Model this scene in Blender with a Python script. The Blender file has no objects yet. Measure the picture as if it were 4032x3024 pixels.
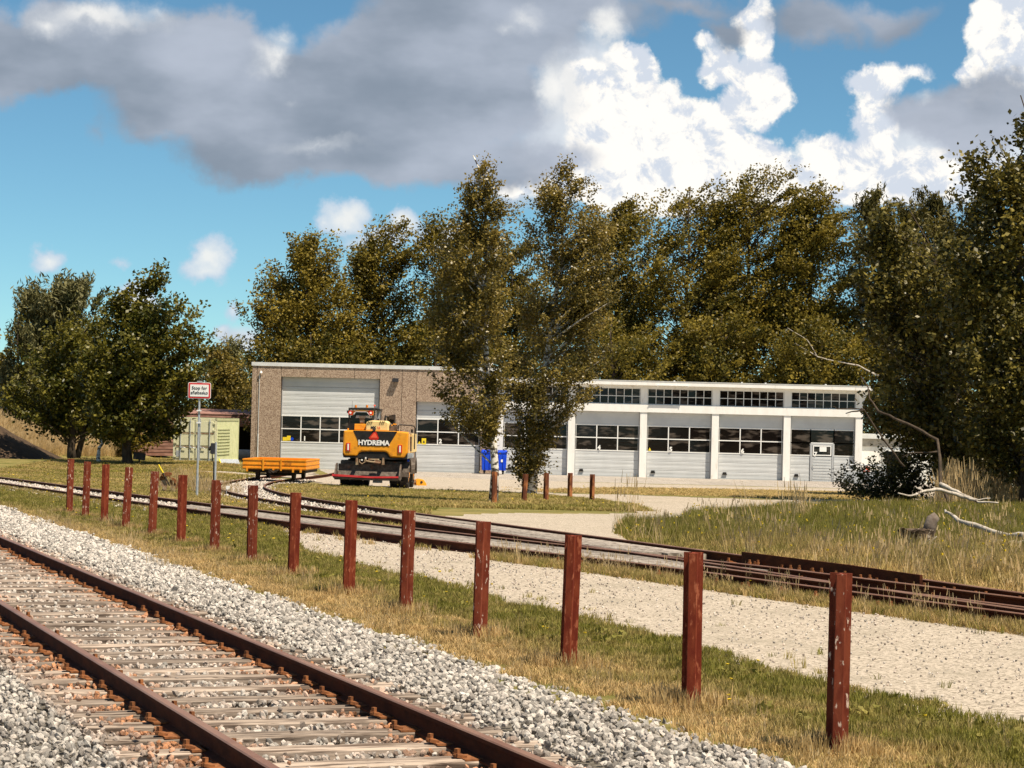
import bpy, math, random
import numpy as np
from mathutils import Vector, Matrix, Euler, noise as mn

random.seed(7)
RNG = np.random.default_rng(7)
SC = bpy.context.scene
COL = SC.collection
R = math.radians

# ------------------------------------------------------------------ camera
F, W, H = 8896.0, 4032.0, 3024.0
HOR, ROLL, CAMZ = 1645.0, R(1.4), 2.05
PITCH = math.atan((HOR - H / 2) / F)
_f = Vector((0, math.cos(PITCH), math.sin(PITCH)))
_u0 = Vector((0, -math.sin(PITCH), math.cos(PITCH)))
_r0 = Vector((1, 0, 0))
_r = _r0 * math.cos(ROLL) + _u0 * math.sin(ROLL)
_u = _u0 * math.cos(ROLL) - _r0 * math.sin(ROLL)
cam_data = bpy.data.cameras.new("camera")
cam_data.sensor_width = 36.0
cam_data.lens = 36.0 * F / W
cam_data.clip_start = 0.1
cam_data.clip_end = 6000
cam = bpy.data.objects.new("camera", cam_data)
COL.objects.link(cam)
m = Matrix((_r, _u, -_f)).transposed().to_4x4()
m.translation = Vector((0, 0, CAMZ))
cam.matrix_world = m
SC.camera = cam

def ray(x, y):
    return _f + _r * ((x - W / 2) / F) - _u * ((y - H / 2) / F)

# ------------------------------------------------------------------ sun, exposure
SUN = Vector((0.40, -0.36, 1.0)).normalized()
sun_data = bpy.data.lights.new("sun", 'SUN')
sun_data.energy = 5.0
sun_data.angle = R(0.53)
sun_data.color = (1.0, 0.89, 0.72)
sun = bpy.data.objects.new("sun", sun_data)
sun.rotation_euler = SUN.to_track_quat('Z', 'Y').to_euler()
COL.objects.link(sun)
vs = SC.view_settings
vs.view_transform = 'Standard'
vs.look = 'None'
vs.gamma = 1.0
vs.use_curve_mapping = False
vs.exposure = 0.60
SC.cycles.max_bounces = 6
SC.cycles.transparent_max_bounces = 6

# ------------------------------------------------------------------ world: Nishita sky with cumulus in the same shader
world = bpy.data.worlds.new("World")
SC.world = world
world.use_nodes = True
WN, WL = world.node_tree.nodes, world.node_tree.links
WN.clear()

def wnode(t, **kw):
    n = WN.new(t)
    for k, v in kw.items():
        setattr(n, k, v)
    return n

def wm(op, a, b=None, c=None, clamp=False):
    n = wnode('ShaderNodeMath', operation=op, use_clamp=clamp)
    for i, v in enumerate((a, b, c)):
        if v is None: continue
        if isinstance(v, (int, float)): n.inputs[i].default_value = v
        else: WL.new(v, n.inputs[i])
    return n.outputs[0]

def wv(op, a, b=None):
    n = wnode('ShaderNodeVectorMath', operation=op)
    for i, v in enumerate((a, b)):
        if v is None: continue
        if isinstance(v, (tuple, list)): n.inputs[i].default_value = v
        else: WL.new(v, n.inputs[i])
    return n.outputs['Value'] if op in ('LENGTH', 'DOT_PRODUCT') else n.outputs[0]

def wmix(f, a, b):
    n = wnode('ShaderNodeMix', data_type='RGBA')
    for s, v in ((n.inputs[0], f), (n.inputs[6], a), (n.inputs[7], b)):
        if isinstance(v, (int, float)): s.default_value = v
        elif isinstance(v, (tuple, list)): s.default_value = tuple(v) + ((1,) if len(v) == 3 else ())
        else: WL.new(v, s)
    return n.outputs[2]

def wsmooth(x, a, b):
    n = wnode('ShaderNodeMapRange', interpolation_type='SMOOTHSTEP')
    WL.new(x, n.inputs[0]); n.inputs[1].default_value = a; n.inputs[2].default_value = b
    return n.outputs[0]

sky = wnode('ShaderNodeTexSky', sky_type='NISHITA', sun_disc=False)
sky.sun_elevation = math.asin(SUN.z)
sky.sun_rotation = math.atan2(SUN.x, SUN.y)
sky.altitude = 0
sky.air_density = 0.65
sky.dust_density = 0.0
sky.ozone_density = 1.5
tc = wnode('ShaderNodeTexCoord')
DIR = tc.outputs['Generated']
sx = wnode('ShaderNodeSeparateXYZ'); WL.new(DIR, sx.inputs[0])
az = wm('ARCTAN2', sx.outputs[0], sx.outputs[1])
el = wm('ARCSINE', sx.outputs[2])
cb = wnode('ShaderNodeCombineXYZ'); WL.new(az, cb.inputs[0]); WL.new(el, cb.inputs[1])
PQ = cb.outputs[0]

def wnoise(scale, detail=6, rough=0.55, stretch=(1, 1, 1), off=(0, 0, 0), dist=0.0):
    mp = wnode('ShaderNodeMapping')
    mp.inputs['Scale'].default_value = stretch
    mp.inputs['Location'].default_value = off
    WL.new(DIR, mp.inputs[0])
    n = wnode('ShaderNodeTexNoise')
    WL.new(mp.outputs[0], n.inputs['Vector'])
    n.inputs['Scale'].default_value = scale
    n.inputs['Detail'].default_value = detail
    n.inputs['Roughness'].default_value = rough
    n.inputs['Distortion'].default_value = dist
    return n

def warp(scale, amount, detail, off=(0, 0, 0)):
    n = wnoise(scale, detail, 0.6, off=off)
    v = wv('SUBTRACT', n.outputs['Color'], (0.5, 0.5, 0.5))
    s = wnode('ShaderNodeVectorMath', operation='SCALE')
    WL.new(v, s.inputs[0]); s.inputs[3].default_value = amount
    return wv('ADD', PQ, s.outputs[0])

def blobs(P, lst):
    """union of ellipses given in 2212-wide picture units (centre, radii), placed as directions in the sky"""
    out = None
    for cx, cy, rx, ry in lst:
        d = ray(cx * 1.8228, cy * 1.8228).normalized()
        a, e = math.atan2(d.x, d.y), math.asin(d.z)
        k = 1.8228 / F
        s = wv('SUBTRACT', P, (a, e, 0))
        s = wv('MULTIPLY', s, (1 / (rx * k), 1 / (ry * k), 0))
        f = wm('SUBTRACT', 1.0, wv('LENGTH', s))
        f = wm('MULTIPLY', f, min(rx, ry) / 60.0)
        if out is None: out = f
        else: out = wm('SMOOTH_MAX', out, f, 0.25)
    return out

WHITE_BACK = [(750, 462, 68, 46), (705, 468, 30, 30), (880, 478, 45, 44), (820, 512, 100, 36), (462, 560, 48, 60), (445, 590, 66, 36),
              (475, 530, 22, 32), (100, 558, 50, 38), (258, 562, 26, 17), (500, 675, 24, 30), (530, 735, 50, 36),
              (290, 640, 50, 50), (950, 520, 60, 50), (480, 720, 30, 30)]
WHITE = [(1370, 145, 62, 52), (1340, 120, 36, 28), (1400, 215, 95, 70), (1480, 290, 150, 90), (1560, 350, 200, 80),
         (1640, 195, 78, 90), (1560, 140, 58, 48), (1640, 70, 46, 62), (1615, 35, 30, 26), (1530, 90, 34, 26), (1690, 165, 30, 26),
         (1320, 300, 120, 90), (1270, 215, 70, 80), (1765, 312, 55, 42), (1730, 375, 130, 60), (1900, 180, 60, 46), (1960, 155, 60, 22),
         (1885, 275, 48, 90), (1850, 370, 120, 80), (2010, 375, 190, 60), (2120, 60, 54, 80), (2190, 60, 80, 160), (1260, 390, 150, 60),
         (1500, 410, 400, 60), (1130, 400, 110, 30), (2160, 160, 90, 90)]
GREY = [(180, 130, 330, 90), (0, 110, 250, 105), (480, 170, 330, 150), (640, 300, 300, 110), (780, 330, 280, 80), (900, 180, 330, 170),
        (980, 330, 280, 70), (1040, 60, 300, 150), (1180, 350, 150, 55), (1290, 30, 170, 60), (1480, 0, 190, 34), (1780, 50, 160, 62),
        (1920, 30, 150, 46), (1560, 60, 50, 60), (2090, 240, 185, 80), (2150, 200, 100, 60), (1960, 240, 60, 50), (190, 265, 16, 34),
        (560, 340, 120, 70), (400, 250, 200, 80)]
SOFT = [(1250, 330, 170, 120), (1500, 420, 520, 70), (1900, 400, 340, 75), (1270, 190, 100, 150), (2100, 330, 220, 120), (1130, 420, 160, 40), (520, 730, 80, 40)]
LIGHT = [(210, 40, 200, 50), (100, 55, 90, 46), (340, 35, 80, 32), (605, 100, 50, 36), (590, 125, 60, 46), (1140, 30, 62, 36),
         (1100, 55, 50, 30), (640, 215, 40, 16), (680, 320, 150, 26), (1310, 60, 60, 60), (1210, 190, 60, 120), (1990, 225, 40, 26)]

sk = wnode('ShaderNodeVectorMath', operation='MULTIPLY')
WL.new(sky.outputs[0], sk.inputs[0]); sk.inputs[1].default_value = (0.60, 0.88, 0.88)
base = sk.outputs[0]
# small far cumulus
Pb = warp(42, 0.022, 6, (3, 1, 2))
fb = blobs(Pb, WHITE_BACK)
fine = wnoise(120, 6, 0.6)
fbn = wm('ADD', fb, wm('MULTIPLY', wm('SUBTRACT', fine.outputs[0], 0.5), 0.35))
ab = wm('MULTIPLY', wsmooth(fbn, 0.02, 0.34), 0.92)
cbk = wmix(wsmooth(fbn, 0.15, 0.75), (4.6, 5.6, 6.7), (7.6, 7.6, 7.4))
base = wmix(ab, base, cbk)
# large sunlit cumulus
fs = blobs(warp(14, 0.04, 6, (2, 2, 8)), SOFT)
base = wmix(wm('MULTIPLY', wsmooth(fs, 0.0, 0.75), 0.9), base, wmix(wsmooth(wnoise(20, 5, 0.5, off=(1, 4, 4)).outputs[0], 0.35, 0.65), (4.3, 4.8, 5.6), (6.6, 6.9, 7.3)))
Pw = warp(30, 0.030, 8)
fw = blobs(Pw, WHITE)
Pw2 = wv('ADD', Pw, (0.006, 0.010, 0))
puff = wnoise(65, 8, 0.62, dist=0.4)
puff2 = wnoise(65, 8, 0.62, off=(-0.004, 0, -0.006), dist=0.4)
fwn = wm('ADD', fw, wm('MULTIPLY', wm('SUBTRACT', puff.outputs[0], 0.5), 0.5))
aw = wsmooth(fwn, -0.04, 0.24)
shade = wm('ADD', wm('MULTIPLY', wm('SUBTRACT', puff.outputs[0], puff2.outputs[0]), 2.0), wnoise(16, 4, 0.5, off=(5, 5, 1)).outputs[0])
cw = wmix(wsmooth(shade, 0.26, 0.60), (5.6, 6.1, 6.9), (8.9, 8.6, 8.1))
base = wmix(aw, base, cw)
# low grey cloud in front
Pg = warp(18, 0.050, 6, (1, 7, 0))
fg = blobs(Pg, GREY)
gn = wnoise(24, 6, 0.55, off=(2, 0, 4))
fgn = wm('ADD', fg, wm('MULTIPLY', wm('SUBTRACT', gn.outputs[0], 0.5), 0.8))
ag = wm('MULTIPLY', wsmooth(fgn, -0.05, 0.62), 0.96)
tone = wnoise(11, 5, 0.5, stretch=(1, 1, 2.0), off=(0, 3, 1))
cg = wmix(wsmooth(tone.outputs[0], 0.34, 0.68), (2.15, 2.55, 3.15), (4.1, 4.5, 5.3))
base = wmix(ag, base, cg)
fl = blobs(warp(36, 0.030, 7, (9, 2, 2)), LIGHT)
al = wm('MULTIPLY', wsmooth(fl, 0.0, 0.8), 0.9)
base = wmix(al, base, wmix(wsmooth(fl, 0.3, 1.0), (5.6, 5.9, 6.3), (8.2, 8.1, 7.8)))
# unseen broken cloud all round, greyed to lower the fill light
out_n = wnoise(3.2, 8, 0.6, stretch=(1, 1, 2.2), off=(4, 2, 0))
ao = wsmooth(out_n.outputs[0], 0.50, 0.62)
co = wmix(wsmooth(wnoise(7, 6, 0.6).outputs[0], 0.4, 0.6), (2.2, 2.6, 3.2), (6.5, 6.5, 6.4))
offd = wv('LENGTH', wv('MULTIPLY', wv('SUBTRACT', PQ, (0, 0.06, 0)), (1 / 0.30, 1 / 0.18, 0)))
outm = wm('MULTIPLY', ao, wsmooth(offd, 0.95, 1.5))
base = wmix(outm, base, co)
bg = wnode('ShaderNodeBackground'); WL.new(base, bg.inputs[0]); bg.inputs[1].default_value = 0.079
wo = wnode('ShaderNodeOutputWorld'); WL.new(bg.outputs[0], wo.inputs[0])
world.cycles.sampling_method = 'MANUAL'
world.cycles.sample_map_resolution = 512

# ------------------------------------------------------------------ ground shape and picture-to-place helpers
def ss(a, b, x):
    t = min(1.0, max(0.0, (x - a) / (b - a)))
    return t * t * (3 - 2 * t)

def gz(X, Y):
    z = -0.0125 * min(max(0.0, Y - 30), 150)
    if X < -8: z += 0.45 * ss(-8, -14, X) * ss(88, 112, Y)
    return z

def gzn(X, Y):
    X = np.asarray(X, float); Y = np.asarray(Y, float)
    z = -0.0125 * np.clip(Y - 30, 0, 150)
    t = np.clip((X + 8) / -6.0, 0, 1); a = t * t * (3 - 2 * t)
    t = np.clip((Y - 88) / 24.0, 0, 1); b = t * t * (3 - 2 * t)
    return z + 0.45 * a * b

def gp(x, y, dz=0.0):
    """the point of the ground (or dz above it) seen at source pixel x, y"""
    h = CAMZ
    d = ray(x, y)
    for i in range(60):
        t = min(-h / d.z if d.z < 0 else 999, 400)
        X, Y = d.x * t, d.y * t
        h = .5 * h + .5 * (CAMZ - gz(X, Y) - dz)
    return X, Y

def at(x, y, Y):
    d = ray(x, y); t = Y / d.y
    return d.x * t, CAMZ + d.z * t

def proj(P):
    """source pixel of world points (N,3)"""
    P = np.asarray(P, float) - np.array([0, 0, CAMZ])
    z = P @ np.array(_f); return W / 2 + F * (P @ np.array(_r)) / z, H / 2 - F * (P @ np.array(_u)) / z

def infront(P, mg=350, ymg=500):
    x, y = proj(P)
    return (x > -mg) & (x < W + mg) & (y < H + ymg)
# ------------------------------------------------------------------ materials
def nd(nt, t, **kw):
    n = nt.nodes.new(t)
    for k, v in kw.items(): setattr(n, k, v)
    return n

def mat(name, col, col2=None, scale=6, rough=.8, bump=0, bscale=None, metal=0, stretch=(1, 1, 1), detail=6,
        ramp=(.35, .65), spec=.3, col3=None, scale3=30, ramp3=(.6, .68), tint=None, trans=0, coord='Object', hv=0, vor=0, clear=0):
    """procedural surface: base colour mottled by noise, spots of a third colour, relief; tint = per-instance or per-leaf attribute"""
    mt = bpy.data.materials.new(name); mt.use_nodes = True
    nt = mt.node_tree; L = nt.links
    b = nt.nodes['Principled BSDF']
    b.inputs['Roughness'].default_value = rough
    b.inputs['Metallic'].default_value = metal
    b.inputs['Specular IOR Level'].default_value = spec
    if clear: b.inputs['Coat Weight'].default_value = clear
    tcn = nd(nt, 'ShaderNodeTexCoord'); mp = nd(nt, 'ShaderNodeMapping')
    mp.inputs['Scale'].default_value = stretch
    L.new(tcn.outputs[coord], mp.inputs[0])
    vec = mp.outputs[0]
    oi = nd(nt, 'ShaderNodeObjectInfo')
    ad = nd(nt, 'ShaderNodeVectorMath', operation='MULTIPLY_ADD')
    ad.inputs[1].default_value = (17, 31, 23)
    L.new(oi.outputs['Random'], ad.inputs[0]); L.new(vec, ad.inputs[2]); vec = ad.outputs[0]
    def noise(sc, dt=detail):
        n = nd(nt, 'ShaderNodeTexNoise'); L.new(vec, n.inputs['Vector'])
        n.inputs['Scale'].default_value = sc; n.inputs['Detail'].default_value = dt; n.inputs['Roughness'].default_value = .6
        return n.outputs[0]
    def mr(x, a, c):
        n = nd(nt, 'ShaderNodeMapRange', interpolation_type='SMOOTHSTEP'); L.new(x, n.inputs[0])
        n.inputs[1].default_value = a; n.inputs[2].default_value = c; return n.outputs[0]
    def mix(f, a, c, mode='MIX'):
        n = nd(nt, 'ShaderNodeMix', data_type='RGBA', blend_type=mode)
        for s, v in ((n.inputs[0], f), (n.inputs[6], a), (n.inputs[7], c)):
            if isinstance(v, (int, float)): s.default_value = v
            elif isinstance(v, (tuple, list)): s.default_value = tuple(v) + (1,)
            else: L.new(v, s)
        return n.outputs[2]
    c = col
    if col2 is not None:
        if tint:
            a = nd(nt, 'ShaderNodeAttribute', attribute_type=tint, attribute_name='tint')
            c = mix(a.outputs['Fac'], col, col2)
        elif vor:
            v = nd(nt, 'ShaderNodeTexVoronoi'); L.new(vec, v.inputs['Vector']); v.inputs['Scale'].default_value = vor
            sp = nd(nt, 'ShaderNodeSeparateColor'); L.new(v.outputs['Color'], sp.inputs[0])
            c = mix(mr(sp.outputs[0], *ramp), col, col2)
        else:
            c = mix(mr(noise(scale), *ramp), col, col2)
    if col3 is not None: c = mix(mr(noise(scale3), *ramp3), c, col3)
    if hv:
        hs = nd(nt, 'ShaderNodeHueSaturation'); L.new(c, hs.inputs['Color']) if not isinstance(c, tuple) else None
        if isinstance(c, tuple): hs.inputs['Color'].default_value = c + (1,)
        r = nd(nt, 'ShaderNodeMapRange'); L.new(oi.outputs['Random'], r.inputs[0]); r.inputs[3].default_value = 1 - hv; r.inputs[4].default_value = 1 + hv
        L.new(r.outputs[0], hs.inputs['Value']); c = hs.outputs[0]
    if isinstance(c, tuple): b.inputs['Base Color'].default_value = c + (1,)
    else: L.new(c, b.inputs['Base Color'])
    if bump:
        bn = nd(nt, 'ShaderNodeBump'); bn.inputs['Strength'].default_value = 1.0; bn.inputs['Distance'].default_value = bump
        L.new(noise(bscale or scale * 3), bn.inputs['Height']); L.new(bn.outputs[0], b.inputs['Normal'])
    if trans:
        t = nd(nt, 'ShaderNodeBsdfTranslucent'); ms = nd(nt, 'ShaderNodeMixShader'); ms.inputs[0].default_value = trans
        if isinstance(c, tuple): t.inputs[0].default_value = c + (1,)
        else: L.new(c, t.inputs[0])
        o = nt.nodes['Material Output']
        L.new(b.outputs[0], ms.inputs[1]); L.new(t.outputs[0], ms.inputs[2]); L.new(ms.outputs[0], o.inputs[0])
    return mt

M = {}
M['soil'] = mat('soil', (.13, .085, .04), (.20, .15, .055), 1.3, .95, .02, 22, col3=(.10, .085, .03), scale3=5, ramp3=(.5, .62))
M['grass_soil'] = mat('grass_soil', (.12, .115, .022), (.24, .19, .06), .8, .95, .03, 25, col3=(.30, .24, .10), scale3=3.5, ramp3=(.55, .72))
M['gravel'] = mat('gravel', (.20, .165, .12), (.48, .405, .32), rough=.95, bump=.012, bscale=40, vor=42, ramp=(.0, .62), col3=(.30, .255, .19), scale3=.9, ramp3=(.48, .85))
M['paving'] = mat('paving', (.36, .31, .26), (.45, .40, .345), 3, .9, .004, 30, hv=.12)
M['ballast_bed'] = mat('ballast_bed', (.10, .085, .065), (.2, .18, .15), 20, .95, .03, 30)
M['stone'] = mat('stone', (.50, .46, .405), (.44, .165, .045), 8, .85, .004, 60, tint='INSTANCER', hv=.55, col3=(.30, .28, .26), scale3=25, ramp3=(.5, .6))
M['rail_side'] = mat('rail_rust', (.046, .013, .006), (.085, .024, .009), 9, .85, .003, 40, stretch=(.4, .4, 1), spec=.12)
M['rail_top'] = mat('rail_worn_top', (.25, .115, .062), (.33, .175, .105), 5, .42, .001, 60, metal=.35, stretch=(.3, .3, 1), spec=.5)
M['rust'] = mat('orange_rust', (.15, .055, .020), (.27, .105, .036), 25, .95, .002, 60, hv=.2)
M['post'] = mat('red_brown_post', (.13, .020, .010), (.20, .042, .018), 14, .78, spec=.12, bump=.0012, bscale=90, stretch=(1, 1, .35), hv=.15, col3=(.33, .10, .05), scale3=30, ramp3=(.56, .66))
M['post_flaky'] = mat('flaking_post_paint', (.13, .024, .012), (.21, .050, .024), 14, .78, spec=.12, bump=.0014, bscale=90, stretch=(1, 1, .35), hv=.12, col3=(.66, .50, .40), scale3=34, ramp3=(.60, .66))
M['post_rust'] = mat('short_post_rust', (.13, .04, .018), (.40, .15, .05), 3.5, .85, .002, 60, stretch=(1, 1, .5), ramp=(.45, .6), hv=.2)
M['sleeper'] = mat('weathered_sleeper_wood', (.085, .058, .042), (.36, .285, .225), 9, .9, .006, 12, stretch=(.22, 3.2, 3.2), hv=.3, ramp=(.36, .6), col3=(.05, .03, .02), scale3=14, ramp3=(.60, .66))
M['timber'] = mat('crossing_timber', (.12, .095, .075), (.37, .32, .27), 5, .9, .006, 10, stretch=(1.5, 1.5, 1), hv=.25, ramp=(.35, .6), col3=(.05, .04, .03), scale3=5, ramp3=(.58, .66))
M['grass'] = mat('grass_blade', (.20, .185, .030), (.58, .40, .18), rough=.7, tint='INSTANCER', hv=.28, trans=.35)
M['straw'] = mat('dry_straw', (.58, .44, .24), (.40, .27, .12), 3, .75, hv=.25, trans=.25)
M['flower'] = mat('yellow_petals', (.75, .52, .03), None, rough=.6)
M['bark'] = mat('dark_bark', (.045, .032, .022), (.09, .065, .045), 6, .95, .02, 16, stretch=(1, 1, .3))
M['birch_bark'] = mat('birch_bark', (.60, .55, .48), (.74, .70, .64), 3, .75, .006, 20, stretch=(1, 1, 2.2), col3=(.05, .04, .035), scale3=5, ramp3=(.5, .57))
M['deadwood'] = mat('dead_wood', (.36, .31, .25), (.52, .46, .39), 8, .85, .01, 25, stretch=(1, 1, .5), col3=(.12, .09, .07), scale3=6, ramp3=(.55, .65))
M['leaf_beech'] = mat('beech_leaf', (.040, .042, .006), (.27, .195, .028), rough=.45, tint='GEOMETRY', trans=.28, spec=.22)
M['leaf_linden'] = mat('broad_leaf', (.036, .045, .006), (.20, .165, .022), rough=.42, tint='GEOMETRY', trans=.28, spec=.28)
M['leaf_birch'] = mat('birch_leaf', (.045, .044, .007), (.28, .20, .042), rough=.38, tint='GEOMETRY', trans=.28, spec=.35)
M['leaf_near'] = mat('alder_leaf', (.030, .030, .005), (.23, .18, .035), rough=.42, tint='GEOMETRY', trans=.22, spec=.3)
M['needle'] = mat('pine_needle', (.050, .055, .018), (.17, .15, .055), rough=.6, tint='GEOMETRY', trans=.1)
M['needle_dark'] = mat('dark_pine_needle', (.030, .032, .006), (.12, .095, .018), rough=.6, tint='GEOMETRY', trans=.1)
M['agg'] = mat('exposed_aggregate', (.22, .15, .105), (.46, .35, .26), rough=.95, bump=.004, bscale=25, vor=30, ramp=(.15, .85), stretch=(1, 1, 1))
M['white_wall'] = mat('white_render', (.86, .84, .80), (.80, .775, .73), 1.1, .8, .002, 25, col3=(.60, .55, .47), scale3=2.2, ramp3=(.60, .78), stretch=(2.5, 2.5, .5))
M['white_frame'] = mat('white_frame_paint', (.80, .79, .76), None, rough=.5)
M['fascia'] = mat('zinc_fascia', (.62, .62, .60), (.74, .74, .72), 2, .45, .001, 10, metal=.2)
M['door'] = mat('grey_door_panel', (.52, .53, .53), (.57, .58, .58), 1.2, .5, 0, hv=.03)
M['door_frame'] = mat('grey_door_frame', (.42, .43, .44), None, rough=.55)
M['glass'] = mat('dark_window_glass', (.008, .006, .005), (.085, .068, .055), 1.0, .08, .0015, 2.5, spec=.25, ramp=(.50, .66), stretch=(1, 1, 3.2), detail=2)  # pale patches in the colour stand in for rounded reflections
M['interior'] = mat('dark_interior', (.03, .025, .02), None, rough=.9)
M['blue'] = mat('blue_plastic', (.004, .05, .55), (.005, .065, .62), 3, .4, hv=.05)
M['black'] = mat('black_plastic', (.012, .011, .010), (.025, .022, .02), 5, .5)
M['tyre'] = mat('tyre_rubber', (.018, .016, .014), (.04, .034, .028), 8, .85)
M['orange'] = mat('orange_yellow_paint', (.78, .30, .012), (.83, .35, .02), 3, .38, .0008, 30, clear=.3, col3=(.34, .15, .03), scale3=3.2, ramp3=(.56, .8))
M['wagon'] = mat('wagon_orange_paint', (.72, .26, .012), (.82, .33, .02), 4, .55, .001, 30, col3=(.30, .12, .03), scale3=7, ramp3=(.62, .72))
M['cream'] = mat('cream_yellow_hood', (.80, .58, .25), (.84, .64, .30), 2, .5)
M['steel_dark'] = mat('worn_dark_steel', (.075, .055, .042), (.15, .12, .095), 9, .6, .002, 30, metal=.2, col3=(.22, .09, .04), scale3=6, ramp3=(.6, .7))
M['dark_frame'] = mat('dark_underframe', (.022, .016, .012), (.05, .035, .025), 9, .8)
M['redlamp'] = mat('red_lens', (.55, .03, .015), None, rough=.25)
M['red'] = mat('red_edge_paint', (.52, .025, .03), (.6, .05, .05), 5, .5)
M['redlight'] = mat('orange_red_reflector', (.85, .12, .06), None, rough=.35)
M['white'] = mat('white_marking', (.85, .84, .80), None, rough=.5)
M['yellow'] = mat('yellow_sticker', (.80, .60, .03), None, rough=.5)
M['amber'] = mat('amber_beacon', (.75, .22, .02), None, rough=.2)
M['galv'] = mat('galvanised_steel', (.42, .44, .45), (.52, .54, .56), 10, .45, 0, metal=.4)
M['signblack'] = mat('sign_black', (.03, .03, .035), None, rough=.6)
M['container'] = mat('cream_container_paint', (.62, .60, .40), (.70, .68, .48), 2.5, .6, .003, 6, col3=(.36, .24, .12), scale3=3.2, ramp3=(.66, .76))
M['container_side'] = mat('yellow_green_container', (.50, .52, .29), (.60, .60, .36), 3, .7, .002, 10, col3=(.38, .33, .18), scale3=4, ramp3=(.62, .74))
M['rustbar'] = mat('rusty_bar', (.20, .10, .055), (.34, .27, .17), 6, .8)
M['shedwood'] = mat('reddish_shed_boards', (.20, .095, .07), (.34, .19, .15), 5, .85, .003, 20, stretch=(.3, 1, 1), hv=.25)
M['concrete'] = mat('concrete', (.34, .31, .27), (.46, .42, .37), 3, .9, .004, 25)
M['mound'] = mat('shade_brown', (.045, .028, .016), (.08, .05, .028), 3, .95, .05, 8)  # dark brown stands in for shade on the embankment face

M['grey_log'] = mat('grey_log', (.12, .09, .07), (.20, .16, .13), 6, .9, .01, 20)
M['dead_root'] = mat('dark_root_wood', (.04, .026, .016), (.13, .09, .06), 9, .95, .02, 20, col3=(.34, .28, .22), scale3=12, ramp3=(.58, .64))
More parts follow.
